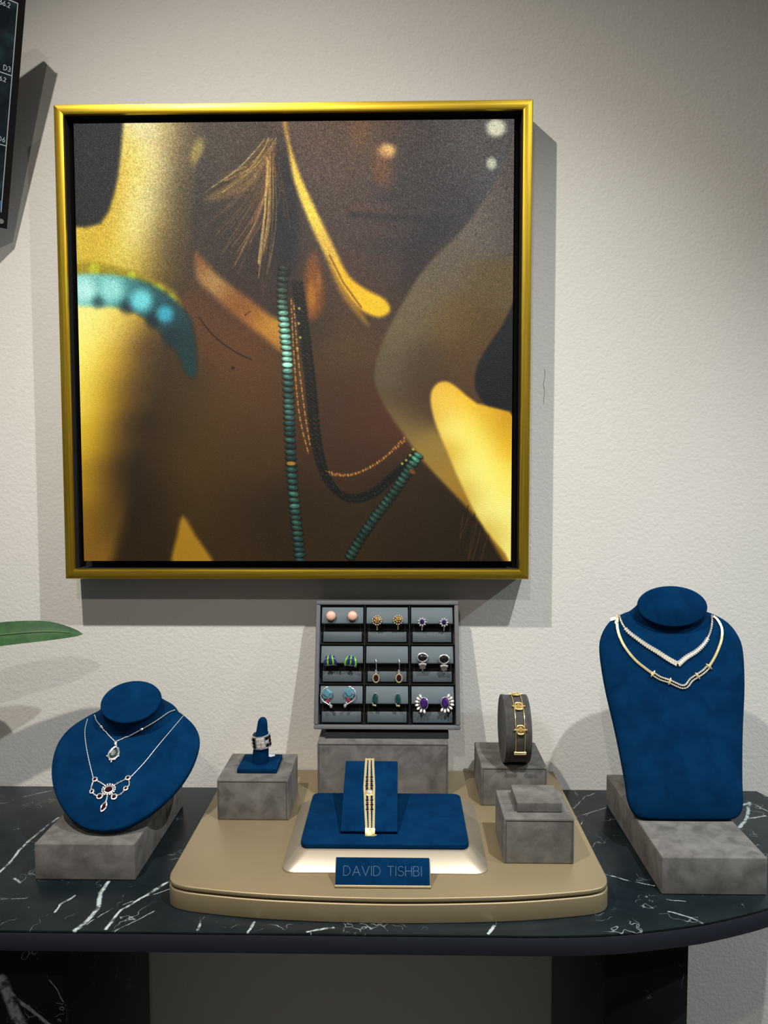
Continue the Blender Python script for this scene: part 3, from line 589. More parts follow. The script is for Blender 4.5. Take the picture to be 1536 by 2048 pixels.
# ------------------------------------------------------------------ central pedestal
ped = thing('display_pedestal', (-.016, -.2, TH+T), 'satin champagne pedestal with sloping sides under the blue velvet pad', 'pedestal')
def rr3(x0, x1, y0, y1, r, z): return [(x, y, z) for x, y in rrect(x0, x1, y0, y1, r)]
MB().loft([rr3(-.1275, .0955, -.2885, -.113, .014, TH), rr3(-.1275, .0955, -.2885, -.113, .014, TH+.0022), rr3(-.1255, .0935, -.2862, -.115, .013, TH+.0042), rr3(-.1115, .0795, -.2685, -.131, .012, .0428), rr3(-.1085, .0765, -.2655, -.134, .012, .0440)]).build('sloped_base', M_SATIN, ped, angle=30)
pad = MB().extr(rrect(-.1095, .0765, -.2665, -.134, .009), .0440, .0500).build('velvet_pad', M_BLUE, None, bevel=.0014, seg=3)
tag(center(pad), 'flat blue velvet pad with rounded corners on the champagne pedestal', 'display pad')

# leaning bracelet panel
yb = onz(738, 1667, .0505).y; zb = .0503
pf = Fr((0, yb, zb+T), (1, 0, 0), (0, .093, .0455)); L_ = .1025
x0b, x1b = onz(681, 1667, zb).x, onz(795, 1668, zb).x
xc = (x0b+x1b)/2
bs = thing('bracelet_stand', (xc, yb+.04, zb+T), 'leaning blue velvet panel standing on the blue pad', 'display stand')
MB(pf).box(x0b, x1b, 0, L_, 0, .0042).build('velvet_panel', M_BLUE, bs, bevel=.0009)
MB(Fr((xc, yb+.085, zb+T), (0, 1, 0), (0, 0, 1))).extr([(-.055, 0), (.003, 0), (-.005, .0365), (-.012, .0365)], -.012, .012).build('back_support', M_BLUE, bs)

# name plaque
pq0 = onz(669, 1776, TH+.0003); pq1 = onz(862, 1776, TH+.0003)
yq = (pq0.y+pq1.y)/2; qf = Fr(((pq0.x+pq1.x)/2, yq, TH+.0004+T), (1, 0, 0), (0, math.cos(R_(58)), math.sin(R_(58)))); hw = (pq1.x-pq0.x)/2
plq = thing('name_plaque', tuple(qf.p(0, .004, -.006)), 'small blue velvet name plaque with silver lettering, leaning before the pedestal', 'sign')
top_v = qf.hit(766, 1714.5, 0)[1]
MB(qf).box(-hw, hw, 0, top_v, -.0055, -.0012).build('gold_holder', M_CHAMP, plq, bevel=.0004)
MB(qf).box(-hw, hw, 0, .0024, -.0055, .0012).build('gold_ledge', M_CHAMP, plq, bevel=.0003)
vf = MB(qf).box(-hw+.0006, hw-.0012, .0025, top_v-.0003, -.0012, .0006).build('velvet_face', M_BLUE, plq, bevel=.0004)
mb = MB(qf); h_l = (qf.hit(766, 1731.5, .0006)[1]-qf.hit(766, 1751.5, .0006)[1]); v_l = qf.hit(766, 1751.5, .0006)[1]
lettering(mb, qf.at(-.0003, v_l, .0006), 'DAVID TISHBI', h_l*.95, .00055, .215, 0, .00018, False, 1.16)
mb.build('lettering', plain('blue_silver_foil', (.062, .115, .20), .5, .1), plq)
MB(qf).box(-hw*.6, hw*.6, .006, .012, -.016, -.0055).build('plaque_foot', M_CHAMP, plq)

# ------------------------------------------------------------------ busts
def bust(name, base, lean, half, cv, bulge, back, disc, neck0, label):
    fr = Fr(base, (1, 0, 0), (0, math.cos(lean), math.sin(lean)))
    tt = thing(name, tuple(base), label, 'jewelry bust')
    hs = spline(half, 44); outl = [(q[0], q[1]) for q in hs] + [(-q[0], q[1]) for q in hs[-2:0:-1]]
    rings = []
    def ring(s, n): return [(x*s, cv+(y-cv)*s, n) for x, y in outl]
    rings.append(ring(.90, -back)); rings.append(ring(.955, -back*.93)); rings.append(ring(.985, -back*.6)); rings.append(ring(1.0, -back*.22))
    for s in (.995, .98, .95, .9, .83, .75, .66, .56, .45, .34, .23, .12, .03):
        rings.append(ring(s, bulge*(1-s**3.2)**.62))
    b = MB(fr).loft(rings); body = b.build('body', M_BLUE, tt, angle=60)
    dc, dn, (ra, rb) = disc; (nc, nn, (na, nb)) = neck0
    K = 48; nr = []
    for i in range(13):
        k = i/12; q = (1-k)**2.0; c = nc+(dc-nc)*k; n = nn+(dn-nn)*k
        nr.append([((ra*.96+(na-ra*.96)*q)*math.cos(2*math.pi*j/K), c+(rb*.96+(nb-rb*.96)*q)*math.sin(2*math.pi*j/K), n) for j in range(K)])
    nk = MB(fr).loft(nr); neck = nk.build('neck', M_BLUE, tt, angle=60)
    df = fr.at(0, dc, dn)
    MB(df).lathe([(.95, -.0012), (1.0, -.0002), (1.012, .0012), (1.0, .0028), (.96, .0035)], 56, sx=ra, sy=rb).build('neck_disc', M_BLUE, tt, angle=50)
    vs_ = b.v + nk.v; fs = b.f + [[i+len(b.v) for i in f] for f in nk.f]
    return tt, fr, BVHTree.FromPolygons([tuple(v) for v in vs_], fs)
ZL = .0495
bl, blf, bvL = bust('necklace_bust', onz(205, 1663, ZL), R_(38), [(0, 0), (.0212, .0035), (.0415, .015), (.06, .0325), (.0760, .0555), (.0865, .083), (.089, .112), (.081, .134), (.065, .1505), (.05, .161), (.03, .168), (0, .170)],
                    .085, .010, .011, (.1525, .030, (.0375, .031)), (.147, .000, (.056, .036)), 'heart-shaped blue velvet bust leaning far back on its riser')
MB(Fr((blf.o.x, blf.o.y+.10, RZ+T), (0, 1, 0), (0, 0, 1))).extr([(-.04, .0), (.03, .0), (.022, .078), (-.002, .060)], -.03, .03).build('back_support', M_BLUE, bl, bevel=.002)
brr, brf, bvR = bust('necklace_bust', onz(1375, 1641, RZ+.0012), R_(71), [(0, 0), (.035, .0003), (.054, .0016), (.0635, .008), (.0682, .021), (.0700, .045), (.0770, .1), (.0855, .152), (.0892, .194), (.0868, .215), (.076, .2335), (.060, .2445), (.042, .251), (.02, .254), (0, .255)],
                     .13, .013, .016, (.2526, .0165, (.0432, .0255)), (.2370, -.004, (.060, .019)), 'tall blue velvet bust standing upright on its riser')
MB(Fr((brf.o.x, brf.o.y+.075, RZ+T), (0, 1, 0), (0, 0, 1))).extr([(-.03, 0), (.045, 0), (.006, .16), (-.006, .16)], -.025, .025).build('back_support', M_BLUE, brr, bevel=.002)

def cast(bv, x, y, lift=.0):
    d = ray(x, y).normalized(); h = bv.ray_cast(CAM, d)
    if h[0] is None: h = bv.find_nearest(CAM+d*1.0)
    n = h[1].copy()
    if n.dot(d) > 0: n = -n
    return h[0]+n*lift, n
def drape(bv, pts, n, lift):
    """a line lying on the bust: spline through the points, dropped onto the surface"""
    out = []
    for q in spline(pts, n): out.append(cast(bv, q[0], q[1], lift))
    return out
def resample(pts, step):
    o = [pts[0]]; acc = 0
    for a, b in zip(pts, pts[1:]):
        d = (b[0]-a[0]).length; 
        while acc+d >= step:
            k = (step-acc)/d; a = (a[0].lerp(b[0], k), a[1].lerp(b[1], k).normalized()); o.append(a); d = (b[0]-a[0]).length; acc = 0
        acc += d
    return o
def lframe(p, n, tdir):
    y = (tdir-n*tdir.dot(n)).normalized(); return Fr(p, y.cross(n), y, n)
def chain(mb, pts, step, rx, ry, rz, alt=True):
    q = resample(pts, step)
    for i in range(len(q)):
        a = q[max(0, i-1)][0]; b = q[min(len(q)-1, i+1)][0]; f = lframe(q[i][0], q[i][1], b-a)
        if alt and i % 2: mb.ell((0, 0, 0), (rz, ry, rx), 6, 4, f)
        else: mb.ell((0, 0, 0), (rx, ry, rz), 6, 4, f)
def thingat(name, p, label, cat, group=None): return thing(name, tuple(p), label, cat, group)

# slim chain with one drop pendant, left bust
n1 = [(189.6, 1431.7), (194.5, 1441.5), (204.3, 1453.7), (216.5, 1470), (231, 1484.6)]; n1b = [(231, 1484.6), (250.7, 1475.7), (283, 1457.8), (312.5, 1440.7), (335, 1426), (349, 1421)]
p, n = cast(bvL, 231, 1500, 0); nk1 = thingat('pendant_necklace', p, 'fine silver chain with a single grey-green drop pendant on the leaning bust', 'necklace')
for q_ in (n1, n1b): mb = MB(); chain(mb, drape(bvL, q_, 60, .0010), .0021, .0008, .0014, .0006); mb.build('chain', M_ROSE, nk1)
for x, y in ((204.3, 1453.7), (283, 1457.8)):
    p, n = cast(bvL, x, y, .0012); MB(Fr(p, CR, CU)).ell((0, 0, 0), (.0022, .0018, .0014), 8, 5).build('chain_station', M_SILV, nk1)
def flatf(bv, x, y, lift=.0, rot=0):
    p, n = cast(bv, x, y, lift); u = Vector((1, 0, 0)); u = (u-n*u.dot(n)).normalized(); f = Fr(p, u, n.cross(u), n); return f.at(0, 0, 0, R_(rot))
f = flatf(bvL, 228.5, 1508, .0018)
MB(flatf(bvL, 232, 1487, .0018)).ell((0, 0, 0), (.0022, .0034, .0016), 8, 6).build('bail', M_SILV, nk1)
mb = MB(f); dr = [(.0062*math.sin(a)*(1 if math.cos(a) < 0 else 1-.35*math.cos(a)), .0085*math.cos(a)) for a in np.linspace(0, 2*math.pi, 22, endpoint=False)]
mb.tube([f.p(x, y, 0) for x, y in dr], .0013, 6, closed=True); mb.ell((0, -.0112, 0), (.0012, .002, .001), 6, 5); mb.ell((0, .0108, 0), (.0011, .0016, .001), 6, 5)
for a in (60, 120, 200, 250, 300, 340): mb.ell((.0075*math.cos(R_(a)), .0085*math.sin(R_(a))-.001, 0), (.0012, .0012, .0011), 6, 4)
mb.build('pendant_setting', M_SILV, nk1); MB(f).gem((0, -.0008, .0003), .0052, .0066, .0022, 12).build('pendant_stone', M_LABR, nk1, flat=True)

# garnet festoon necklace, left bust
n2 = [(175.5, 1439.5), (170.5, 1460), (171.7, 1484.6), (177.4, 1517), (186.4, 1554.6)]; n2b = [(366, 1433), (343.5, 1460), (315.8, 1492.8), (289.8, 1525), (262, 1554.6)]
p, n = cast(bvL, 218, 1580, 0); nk2 = thingat('festoon_necklace', p, 'long silver chain ending in a garland of dark red garnets on the leaning bust', 'necklace')
for q_ in (n2, n2b): mb = MB(); chain(mb, drape(bvL, q_, 60, .0008), .0018, .0006, .0012, .0005); mb.build('chain', M_ROSE, nk2)
mb = MB()
for pts in ([(190.5, 1560), (204, 1567.5), (212, 1573)], [(256.4, 1557), (240, 1565), (226, 1573)], [(188, 1560), (184, 1571.7), (183, 1582), (190.5, 1590.5), (200, 1593.7), (212, 1588)], [(258, 1559), (258.5, 1571), (252, 1577.4), (241.7, 1589), (229, 1592), (222, 1588)], [(216, 1588), (213, 1602), (210, 1607)]):
    mb.tube([q[0] for q in drape(bvL, pts, 14, .0010)], .0006, 5)
    for q in resample(drape(bvL, pts, 30, .0011), .0042): mb.ell((0, 0, 0), (.0012, .0012, .0009), 6, 4, Fr(q[0], CR, CU))
mb.build('garland_links', M_ROSE, nk2)
for x, y, rx, ry in ((218, 1580, .0052, .0044), (200, 1593.5, .0032, .0030), (228.7, 1594.5, .0030, .0030), (190.5, 1560, .0026, .0024), (256.4, 1557, .0026, .0024), (208.3, 1614.5, .0028, .0056), (184.5, 1584, .0022, .0022), (252, 1578, .0022, .0022)):
    f = flatf(bvL, x, y, .0015, -14 if ry > .005 else 0)
    mk = [(rx*1.0*math.cos(a), ry*1.0*math.sin(a)) for a in np.linspace(0, 2*math.pi, 16, endpoint=False)]
    if ry > .005: mk = [(x_*(1-abs(y_/ry)**2*.55), y_) for x_, y_ in mk]
    s_ = MB(f); s_.tube([f.p(a, b, 0) for a, b in mk], .0009, 5, closed=True)
    if rx > .005:
        for k in range(16): s_.ell((1.45*rx*math.cos(k*math.pi/8), 1.45*ry*math.sin(k*math.pi/8), 0), (.0011, .0011, .0009), 6, 4)
    so = s_.build('stone_setting', M_ROSE, nk2)
    MB(f).gem((0, 0, .0003), rx*.86, ry*.86, .0016, 10).build('garnet', M_GARN, so, flat=True)

# V-shaped diamond necklace, right bust
v1 = [(1238.4, 1230), (1243.5, 1246.8), (1254.6, 1263), (1274.8, 1279), (1295, 1293), (1315, 1305), (1335, 1318.4), (1355.5, 1329.5)]
v2 = [(1422, 1233), (1423, 1248.8), (1418, 1269), (1408, 1287), (1391.8, 1303), (1371.6, 1315.4), (1355.5, 1329.5)]
p, n = cast(bvR, 1355, 1326, 0); dv = thingat('diamond_necklace', p, 'V-shaped diamond collar lying high on the tall blue bust', 'necklace')
mb = MB(); st = []
for pts in (v1, v2):
    q = resample(drape(bvR, pts, 80, .0016), .0030); m_ = len(q)
    mb.tube([a[0]-a[1]*.0006 for a in q], [.0010+.0010*(i/m_)**1.5 for i in range(m_)], 6)
    for i in range(m_):
        a = q[max(0, i-1)][0]; b = q[min(m_-1, i+1)][0]; f = lframe(q[i][0], q[i][1], b-a); k = i/m_
        if k < .35: st.append((f, 0, .0013))
        else:
            s2 = .0013+.0005*(k-.35); off = .0014+.0010*(k-.35); st += [(f, off, s2), (f, -off, s2)]
mb.build('setting', M_GOLDP, dv)
gm = None
for f, off, s2 in st:
    if gm is None:
        MBg = MB(Fr((0, 0, 0))); MBg.gem((0, 0, 0), .00145, .00145, .0011, 8); gm = MBg.build('diamond', M_DIAM, None, flat=True); ob = gm
    else: ob = gm.copy(); COL.objects.link(ob)
    ob.parent = dv; mt = Matrix.Identity(4)
    for j in range(3): mt[j][0] = f.x[j]*s2/.00145; mt[j][1] = f.y[j]*s2/.00145; mt[j][2] = f.z[j]
    mt.translation = f.p(off, 0, .0006)-dv.location; ob.matrix_local = mt

# woven gold necklace with a diamond wave, right bust
g1 = [(1234.6, 1230), (1234.4, 1254.8), (1240.4, 1277), (1252.5, 1299), (1270.7, 1321), (1291, 1337.6), (1305, 1347.7)]
g2 = [(1426, 1234), (1434, 1241), (1442, 1257), (1442, 1277), (1436, 1297), (1428, 1315), (1418, 1331.5)]
wv = [(1305, 1347.7), (1320, 1357), (1337, 1362.5), (1352, 1369.5), (1364, 1374), (1373, 1371.5), (1382, 1360), (1394, 1352), (1407, 1343), (1418, 1331.5)]
p, n = cast(bvR, 1365, 1372, 0); gn = thingat('gold_necklace', p, 'woven yellow gold necklace with a wavy double diamond front on the tall bust', 'necklace')
for pts in (g1, g2):
    mb = MB(); q = resample(drape(bvR, pts, 90, .0016), .0019)
    for i in range(len(q)):
        a = q[max(0, i-1)][0]; b = q[min(len(q)-1, i+1)][0]; f = lframe(q[i][0], q[i][1], b-a)
        for s in (-1, 1): mb.ell((s*.0010, 0, 0), (.0008, .0017, .0009), 6, 4, f.at(0, 0, 0, .5*s))
        mb.ell((0, 0, .0005), (.0006, .0011, .0007), 6, 4, f)
    mb.build('woven_chain', M_GOLDP, gn)
for s in (-1, 1):
    q0 = resample(drape(bvR, wv, 90, .0016), .0024); mb = MB(); ds = MB()
    for i in range(len(q0)):
        a = q0[max(0, i-1)][0]; b = q0[min(len(q0)-1, i+1)][0]; f = lframe(q0[i][0], q0[i][1], b-a)
        mb.ell((s*.0019, 0, -.0004), (.0014, .0016, .0008), 6, 4, f); ds.gem((s*.0019, 0, .0003), .0011, .0011, .0009, 8, f)
    w_ = mb.build('wave_setting', M_GOLDP, gn); d_ = ds.build('diamond_row', M_DIAM, w_, flat=True); d_['kind'] = 'stuff'
for x, y in ((1305, 1348), (1337, 1362), (1394, 1351), (1418, 1330.5)):
    k = min(range(len(q0)), key=lambda i: (q0[i][0]-cast(bvR, x, y)[0]).length); a = q0[max(0, k-1)][0]; b = q0[min(len(q0)-1, k+1)][0]; f = lframe(q0[k][0], q0[k][1], b-a)
    MB(f).ell((0, 0, .0006), (.0052, .0016, .0020), 10, 6).build('collar', M_GOLDP, gn)
f = flatf(bvR, 1227, 1240, .0012, 25); MB(f).extr([(-.004, 0), (-.001, .0038), (.0045, .002), (.004, -.0005), (.001, -.0018)], 0, .0004).build('price_tag', M_TAG, gn)

# ------------------------------------------------------------------ ring on its cone
rb = thing('ring_stand', (-.1795, -.119, .078+T), 'blue velvet ring cone on a square blue base', 'ring stand')
MB().box(-.2045, -.1545, -.144, -.095, .0782, .0845).build('square_base', M_BLUE, rb, bevel=.0008)
rcx, rcy = -.1790, -.122
cp = [(0, .0845, .0108), (.0002, .09, .0106), (.0008, .098, .0101), (.0015, .108, .0092), (.0022, .12, .0079), (.003, .130, .0068), (.0034, .137, .006), (.0036, .1405, .0048), (.0037, .1425, .0028)]
MB().loft([[(rcx+dx+r_*math.cos(2*math.pi*j/24), rcy+r_*math.sin(2*math.pi*j/24), z) for j in range(24)] for dx, z, r_ in cp]).build('finger_cone', M_BLUE, rb, angle=60)
rf = Fr((rcx+.0015, rcy, .1135+T), (1, 0, .10), (0, 1, .06)); RR = .0122
rg_ = thing('ring', tuple(rf.o), 'wide silver ring set with pale and black square stones on the blue cone', 'ring')
MB(rf).loft([[(RR*a*math.cos(2*math.pi*j/40), RR*a*math.sin(2*math.pi*j/40), z) for j in range(40)] for a, z in ((.86, -.0082), (1, -.0085), (1.03, -.0076), (1.0, -.0068), (1.0, .0068), (1.03, .0076), (1, .0085), (.86, .0082), (.86, -.0082))], cap0=False, cap1=False).build('band', M_SILV, rg_, angle=30)
for a in (-152, -126, -98, -70, -42, -16):
    pale = a in (-98, -70) or a == -152
    for z in (-.0045, 0, .0045):
        x = Vector((math.cos(R_(a)), math.sin(R_(a)))); f = Fr(rf.p(x.x*RR*1.01, x.y*RR*1.01, z), rf.x*(-x.y)+rf.y*x.x, rf.z)
        dark = (a in (-126, -42, -16)) and not (z == 0 and a in (-42,))
        MB(f).box(-.0023, .0023, -.0019, .0019, -.0006, .0007).build('square_stone', M_ONYX if dark else M_DIAM, rg_, bevel=.0005, seg=1, flat=True)
tg = onz(541, 1512, .0848); MB(Fr(tg, (1, .3, 0), (-.2, 1, .45))).extr([(-.005, 0), (-.002, .0028), (.0055, .001), (.006, -.0012), (.0, -.0028)], .0004, .0010).build('price_tag', M_TAG, rg_)

# ------------------------------------------------------------------ bracelet drum
DR = .0432; dcy, dcz, dx0, dx1 = -.095, .078+DR, .1340, .1665
dm = thing('bracelet_drum', ((dx0+dx1)/2, dcy, .078+T), 'round charcoal suede bracelet drum standing on its rim', 'display drum')
df = Fr((0, dcy, dcz+T), (0, -1, 0), (0, 0, 1), (1, 0, 0))
MB(df).lathe([(DR-.003, dx0+.0012), (DR, dx0), (DR, dx0+.0035), (DR-.0007, dx0+.0042), (DR-.0007, dx1-.0042), (DR, dx1-.0035), (DR, dx1), (DR-.003, dx1-.0012)], 72).build('suede_drum', M_DGREY, dm, angle=25)
br2 = thing('chain_bracelet', (.1512, dcy-DR, dcz+T), 'two-strand gold chain bracelet with square golden stations on the drum', 'bracelet')
def dp(x, a, r=DR+.0006): return Vector((x, dcy-r*math.cos(R_(a)), dcz+r*math.sin(R_(a))+T))
def dfr(x, a, r=DR+.0006): return Fr(dp(x, a, r), (1, 0, 0), (0, math.sin(R_(a)), math.cos(R_(a))))
xb = .1518
for s in (-1, 1):
    MB().tube([dp(xb+s*.0057, a) for a in np.linspace(-24, 112, 50)], .00055, 6).build('gold_chain', M_GOLD, br2)
for a in (16, 56, 92):
    f = dfr(xb, a, DR+.0016); mb = MB(f); mb.tube([f.p(x, y, 0) for x, y in rrect(-.0042, .0042, -.0052, .0052, .0028, 4)], .0011, 6, closed=True); mb.tube([f.p(-.0075, 0, -.0002), f.p(.0075, 0, -.0002)], .0008, 6)
    so = mb.ell((-.0076, 0, 0), (.0013, .0013, .0012), 8, 5).ell((.0076, 0, 0), (.0013, .0013, .0012), 8, 5).build('station', M_GOLD, br2)
    MB(f).gem((0, 0, -.0002), .0032, .0042, .0014, 8).build('golden_stone', M_CITR, so, flat=True)
MB(dfr(xb, -24, DR+.0017)).box(-.0078, .0078, -.0022, .0022, -.0011, .0011).build('bar_clasp', M_GOLDP, br2, bevel=.0007)

# ------------------------------------------------------------------ gold watch-like bracelet on the blue panel
gb = thing('gold_bracelet', tuple(pf.p(-.035, .02, .006)), 'pale gold three-strand bracelet set with dark stones on the leaning blue panel', 'bracelet')
def bp(px_, py_, off=.0052): a, b = pf.hit(px_, py_, off); return a, b
a0, b0 = bp(739, 1530); a1, b1 = bp(738.5, 1576); a2, b2 = bp(740, 1664)
ax = lambda v: np.interp(v, [b2, b1, b0], [a2, a1, a0])
vt, vb = L_+.001, -.006
prof_w = lambda v: float(np.interp(v, [vb, b2, .03, b1-.01, b1, b1+.012, L_], [.0042, .0048, .0062, .0066, .0072, .0066, .0052]))
for k in (-1, 0, 1):
    mb = MB(); n = 34
    for i in range(n):
        v = .002+(L_-.001)*i/(n-1); f = pf.at(ax(v)+k*prof_w(v)*.8, v, .0053)
        mb.box(-.00145, .00145, -.00152, .00152, -.0009, .0009, f)
    mb.build('strand', M_GOLDP, gb, bevel=.0003, seg=1)
for v in (.028, .0345, .041, .062, .0685, .075):
    for k in (-1, 1):
        f = pf.at(ax(v)+k*prof_w(v)*.42, v, .0055); so = MB(f).lathe([(.0010, -.0012), (.0019, 0), (.0017, .0008), (.0012, .0008)], 10).build('stone_setting', M_GOLDP, gb)
        MB(f).gem((0, 0, .0010), .0018, .0019, .0009, 8).build('dark_stone', M_SAPP, so, flat=True)
f = pf.at(ax(.0515), .0515, .0058); so = MB(f).lathe([(.0040, -.001), (.0050, 0), (.0048, .0014), (.0036, .0018)], 20).build('centre_setting', M_GOLD, gb); MB(f).gem((0, 0, .0016), .0034, .0034, .0014, 10).build('centre_stone', M_DIAM, so, flat=True)
mb = MB(pf); mb.box(ax(L_)-.0055, ax(L_)+.0055, L_+.0002, L_+.0014, -.004, .0062); mb.build('top_loop', M_GOLDP, gb, bevel=.0004)
e0 = pf.p(ax(0), 0, .0053); ef = Fr(e0, (1, 0, 0), (0, .05, 1)); zc = e0.z-(.0503+T)
mb = MB(Fr(pf.p(ax(0), .0015, .0052), (1, 0, 0), (0, .62, .78))); mb.box(-.0056, .0056, -.0075, .0015, -.0008, .0010); mb.ell((.0066, -.006, 0), (.0016, .0008, .0008), 8, 5); mb.build('clasp', M_GOLD, gb, bevel=.0003)

# ------------------------------------------------------------------ earring tray
tf = Fr((-.0005, -.0755, .1115+T), (1, 0, 0), (0, .045, .1655)); TW, THH = .0985, .1725
tcx = (ony(622, 1456, -.0755).x+ony(926, 1459, -.0755).x)/2; tf = Fr((tcx, -.0755, .1115+T), (1, 0, 0), (0, .045, .1655))
et = thing('earring_tray', tuple(tf.p(0, 0, -.009)), 'upright black leatherette tray of nine compartments leaning on the tall riser', 'jewelry tray')
rim = MB(tf); RW = .0058
rim.box(-TW, TW, 0, RW, -.018, 0).box(-TW, TW, THH-RW, THH, -.018, 0).box(-TW, -TW+RW, RW, THH-RW, -.018, 0).box(TW-RW, TW, RW, THH-RW, -.018, 0)
rim.build('rim', M_RIM, et, bevel=.0016, seg=2)
MB(tf).box(-TW+.001, TW-.001, .001, THH-.001, -.018, -.0135).build('tray_floor', M_MATTE, et)
ix0, ix1, iy0, iy1 = -TW+RW, TW-RW, RW, THH-RW; cwid = (ix1-ix0)/3; chei = (iy1-iy0)/3
for k in (1, 2):
    MB(tf).box(ix0+cwid*k-.0009, ix0+cwid*k+.0009, iy0, iy1, -.0135, -.0025).build('divider', M_BLK, et, bevel=.0005, seg=1)
    MB(tf).box(ix0, ix1, iy0+chei*k-.0009, iy0+chei*k+.0009, -.0135, -.0028).build('divider', M_BLK, et, bevel=.0005, seg=1)
first = None
def flap(fr, w0, w1, h0, h1):
    """bent card: rises from the back at its top edge to a lip at its lower edge"""
    prof = [(h1, -.010), (h1-.0006, -.0052), (h1-.0022, -.0040), (h0+.004, -.0012), (h0+.0012, -.0010), (h0, -.0022), (h0+.0004, -.0042), (h0+.004, -.0046), (h1-.003, -.0085), (h1-.001, -.011)]
    return [[(x, y, z) for y, z in prof] for x in (w0, w1)]
for r in range(3):
    for c in range(3):
        x0 = ix0+cwid*c+.0022; x1 = ix0+cwid*(c+1)-.0022; y0 = iy0+chei*(2-r)+.0024; y1 = iy0+chei*(3-r)-.0018
        if first is None:
            first = []
            mb = MB(tf); hh = y1-y0; rr_ = flap(tf, x0, x1, y0+hh*.50, y1)
            mb.loft(rr_); o = mb.build('pad_flap', M_LEA, et, bevel=.0005, seg=2, angle=50); first.append(o)
            lo = MB(tf); lo.loft([[(x, y, z) for y, z in ((y0+hh*.30, -.0090), (y0+hh*.27, -.0082), (y0+.001, -.0078), (y0, -.0092), (y0, -.0125), (y0+hh*.30, -.0125))] for x in (x0+.002, x1-.002)])
            first.append(lo.build('pad_base', M_LEAL, et, bevel=.0004, angle=50)); fo = (x0, y0)
        else:
            d = tf.x*(x0-fo[0])+tf.y*(y0-fo[1])
            for o in first: q = o.copy(); COL.objects.link(q); q.parent = et; q.location = o.location+d
# black easel between tray and riser
es = MB(Fr((tcx, 0, .0985+T), (0, 1, 0), (0, 0, 1))).extr([(-.074, .0004), (-.028, .0004), (-.022, .055), (-.030, .055), (-.0405, .0135), (-.056, .0078), (-.073, .0078)], -.083, .083).build('tray_easel', M_MATTE)
tag(center(es), 'black easel strip between the earring tray and its grey riser', 'easel')

# ------------------------------------------------------------------ earrings
PG = 'pairs of earrings in the black tray'
def ear(px_, py_, label, off=.0008, rot=0):
    a, b = tf.hit(px_, py_, off); f = tf.at(a, b, off, R_(rot)); return f, thing('earring', tuple(f.o), label, 'earring', PG)
side = lambda i: 'left' if i == 0 else 'right'
for i, (x, y) in enumerate(((662, 1232), (705, 1232))):
    f, e = ear(x, y, f'round pale pink coral button earring, {side(i)} one of its pair'); MB(f).ell((0, 0, .0012), (.0068, .0068, .0040), 24, 10).build('coral_button', M_CORAL, e, angle=60)
    MB(f).lathe([(.0048, -.0022), (.0062, -.0016), (.0062, -.0004), (.0048, 0)], 24).build('back_cup', M_GOLD, e)
rnd = random.Random(3)
for i, (x, y) in enumerate(((754, 1241), (796, 1240))):
    f, e = ear(x, y, f'domed cluster earring of tiny gold-set champagne stones, {side(i)} one of its pair'); MB(f).ell((0, 0, .0006), (.0066, .0066, .0034), 16, 8).build('dome', plain('dark_gold', (.22, .13, .04), .3, 1), e)
    for rr_, k, z in ((0, 1, .0046), (.0031, 6, .0040), (.0058, 12, .0022)):
        for j in range(k):
            a = 2*math.pi*j/k+rr_*40; MB(f).gem((rr_*math.cos(a), rr_*math.sin(a), z-.0006), .00135, .00135, .0012, 7).build('champagne_stone', M_GOLDP if (j % 3 == 0 and k > 1) else (M_CITR if rr_ < .004 else M_DIAM), e, flat=True)
    MB(f).tube([f.p(0, -.004, -.001), f.p(0, -.0125, -.005)], .0012, 6).build('clip', M_GOLD, e)
for i, (x, y) in enumerate(((844, 1244), (888, 1245))):
    f, e = ear(x, y, f'small flower earring with dark violet stone and diamond petals, {side(i)} one of its pair'); MB(f).gem((0, 0, .0016), .0028, .0031, .0016, 10).build('violet_stone', M_VIOL, e, flat=True)
    for k in range(9):
        a = 2*math.pi*k/9; MB(f.at(.0045*math.cos(a), .0047*math.sin(a), .0006, a)).gem((0, 0, 0), .0019, .0012, .0011, 6).build('petal', M_DIAM, e, flat=True)
    MB(f).tube([f.p(0, -.003, -.001), f.p(0, -.011, -.005)], .0009, 6).build('clip', M_SILV, e)
for i, (x, y) in enumerate(((661, 1320), (702, 1321))):
    f, e = ear(x, y, f'half hoop earring of blue and green enamel ribs, {side(i)} one of its pair', rot=-6 if i else 4)
    for k in range(5):
        a = (k-2); xx = a*.0036; pts = [f.p(xx*(1-.35*max(0, math.cos(s))), .0068*math.cos(s)-.0008*abs(a), .0042*math.sin(s)+.0006) for s in np.linspace(.25, math.pi-.25, 9)]
        MB().tube(pts, [.0008, .0011, .0013, .0014, .0014, .0014, .0013, .0011, .0008], 8).build('enamel_rib', M_ENG if k % 2 == (1 if i == 0 else 0) else M_ENB, e, angle=60)
        MB(f).ell((xx, -.0062-.0008*abs(a), .0010), (.0014, .0011, .0012), 6, 5).build('silver_tip', M_SILV, e)
    MB(f).tube([f.p(-.006, -.0066, 0), f.p(.006, -.0066, 0)], .0009, 6).build('bar', M_SILV, e)
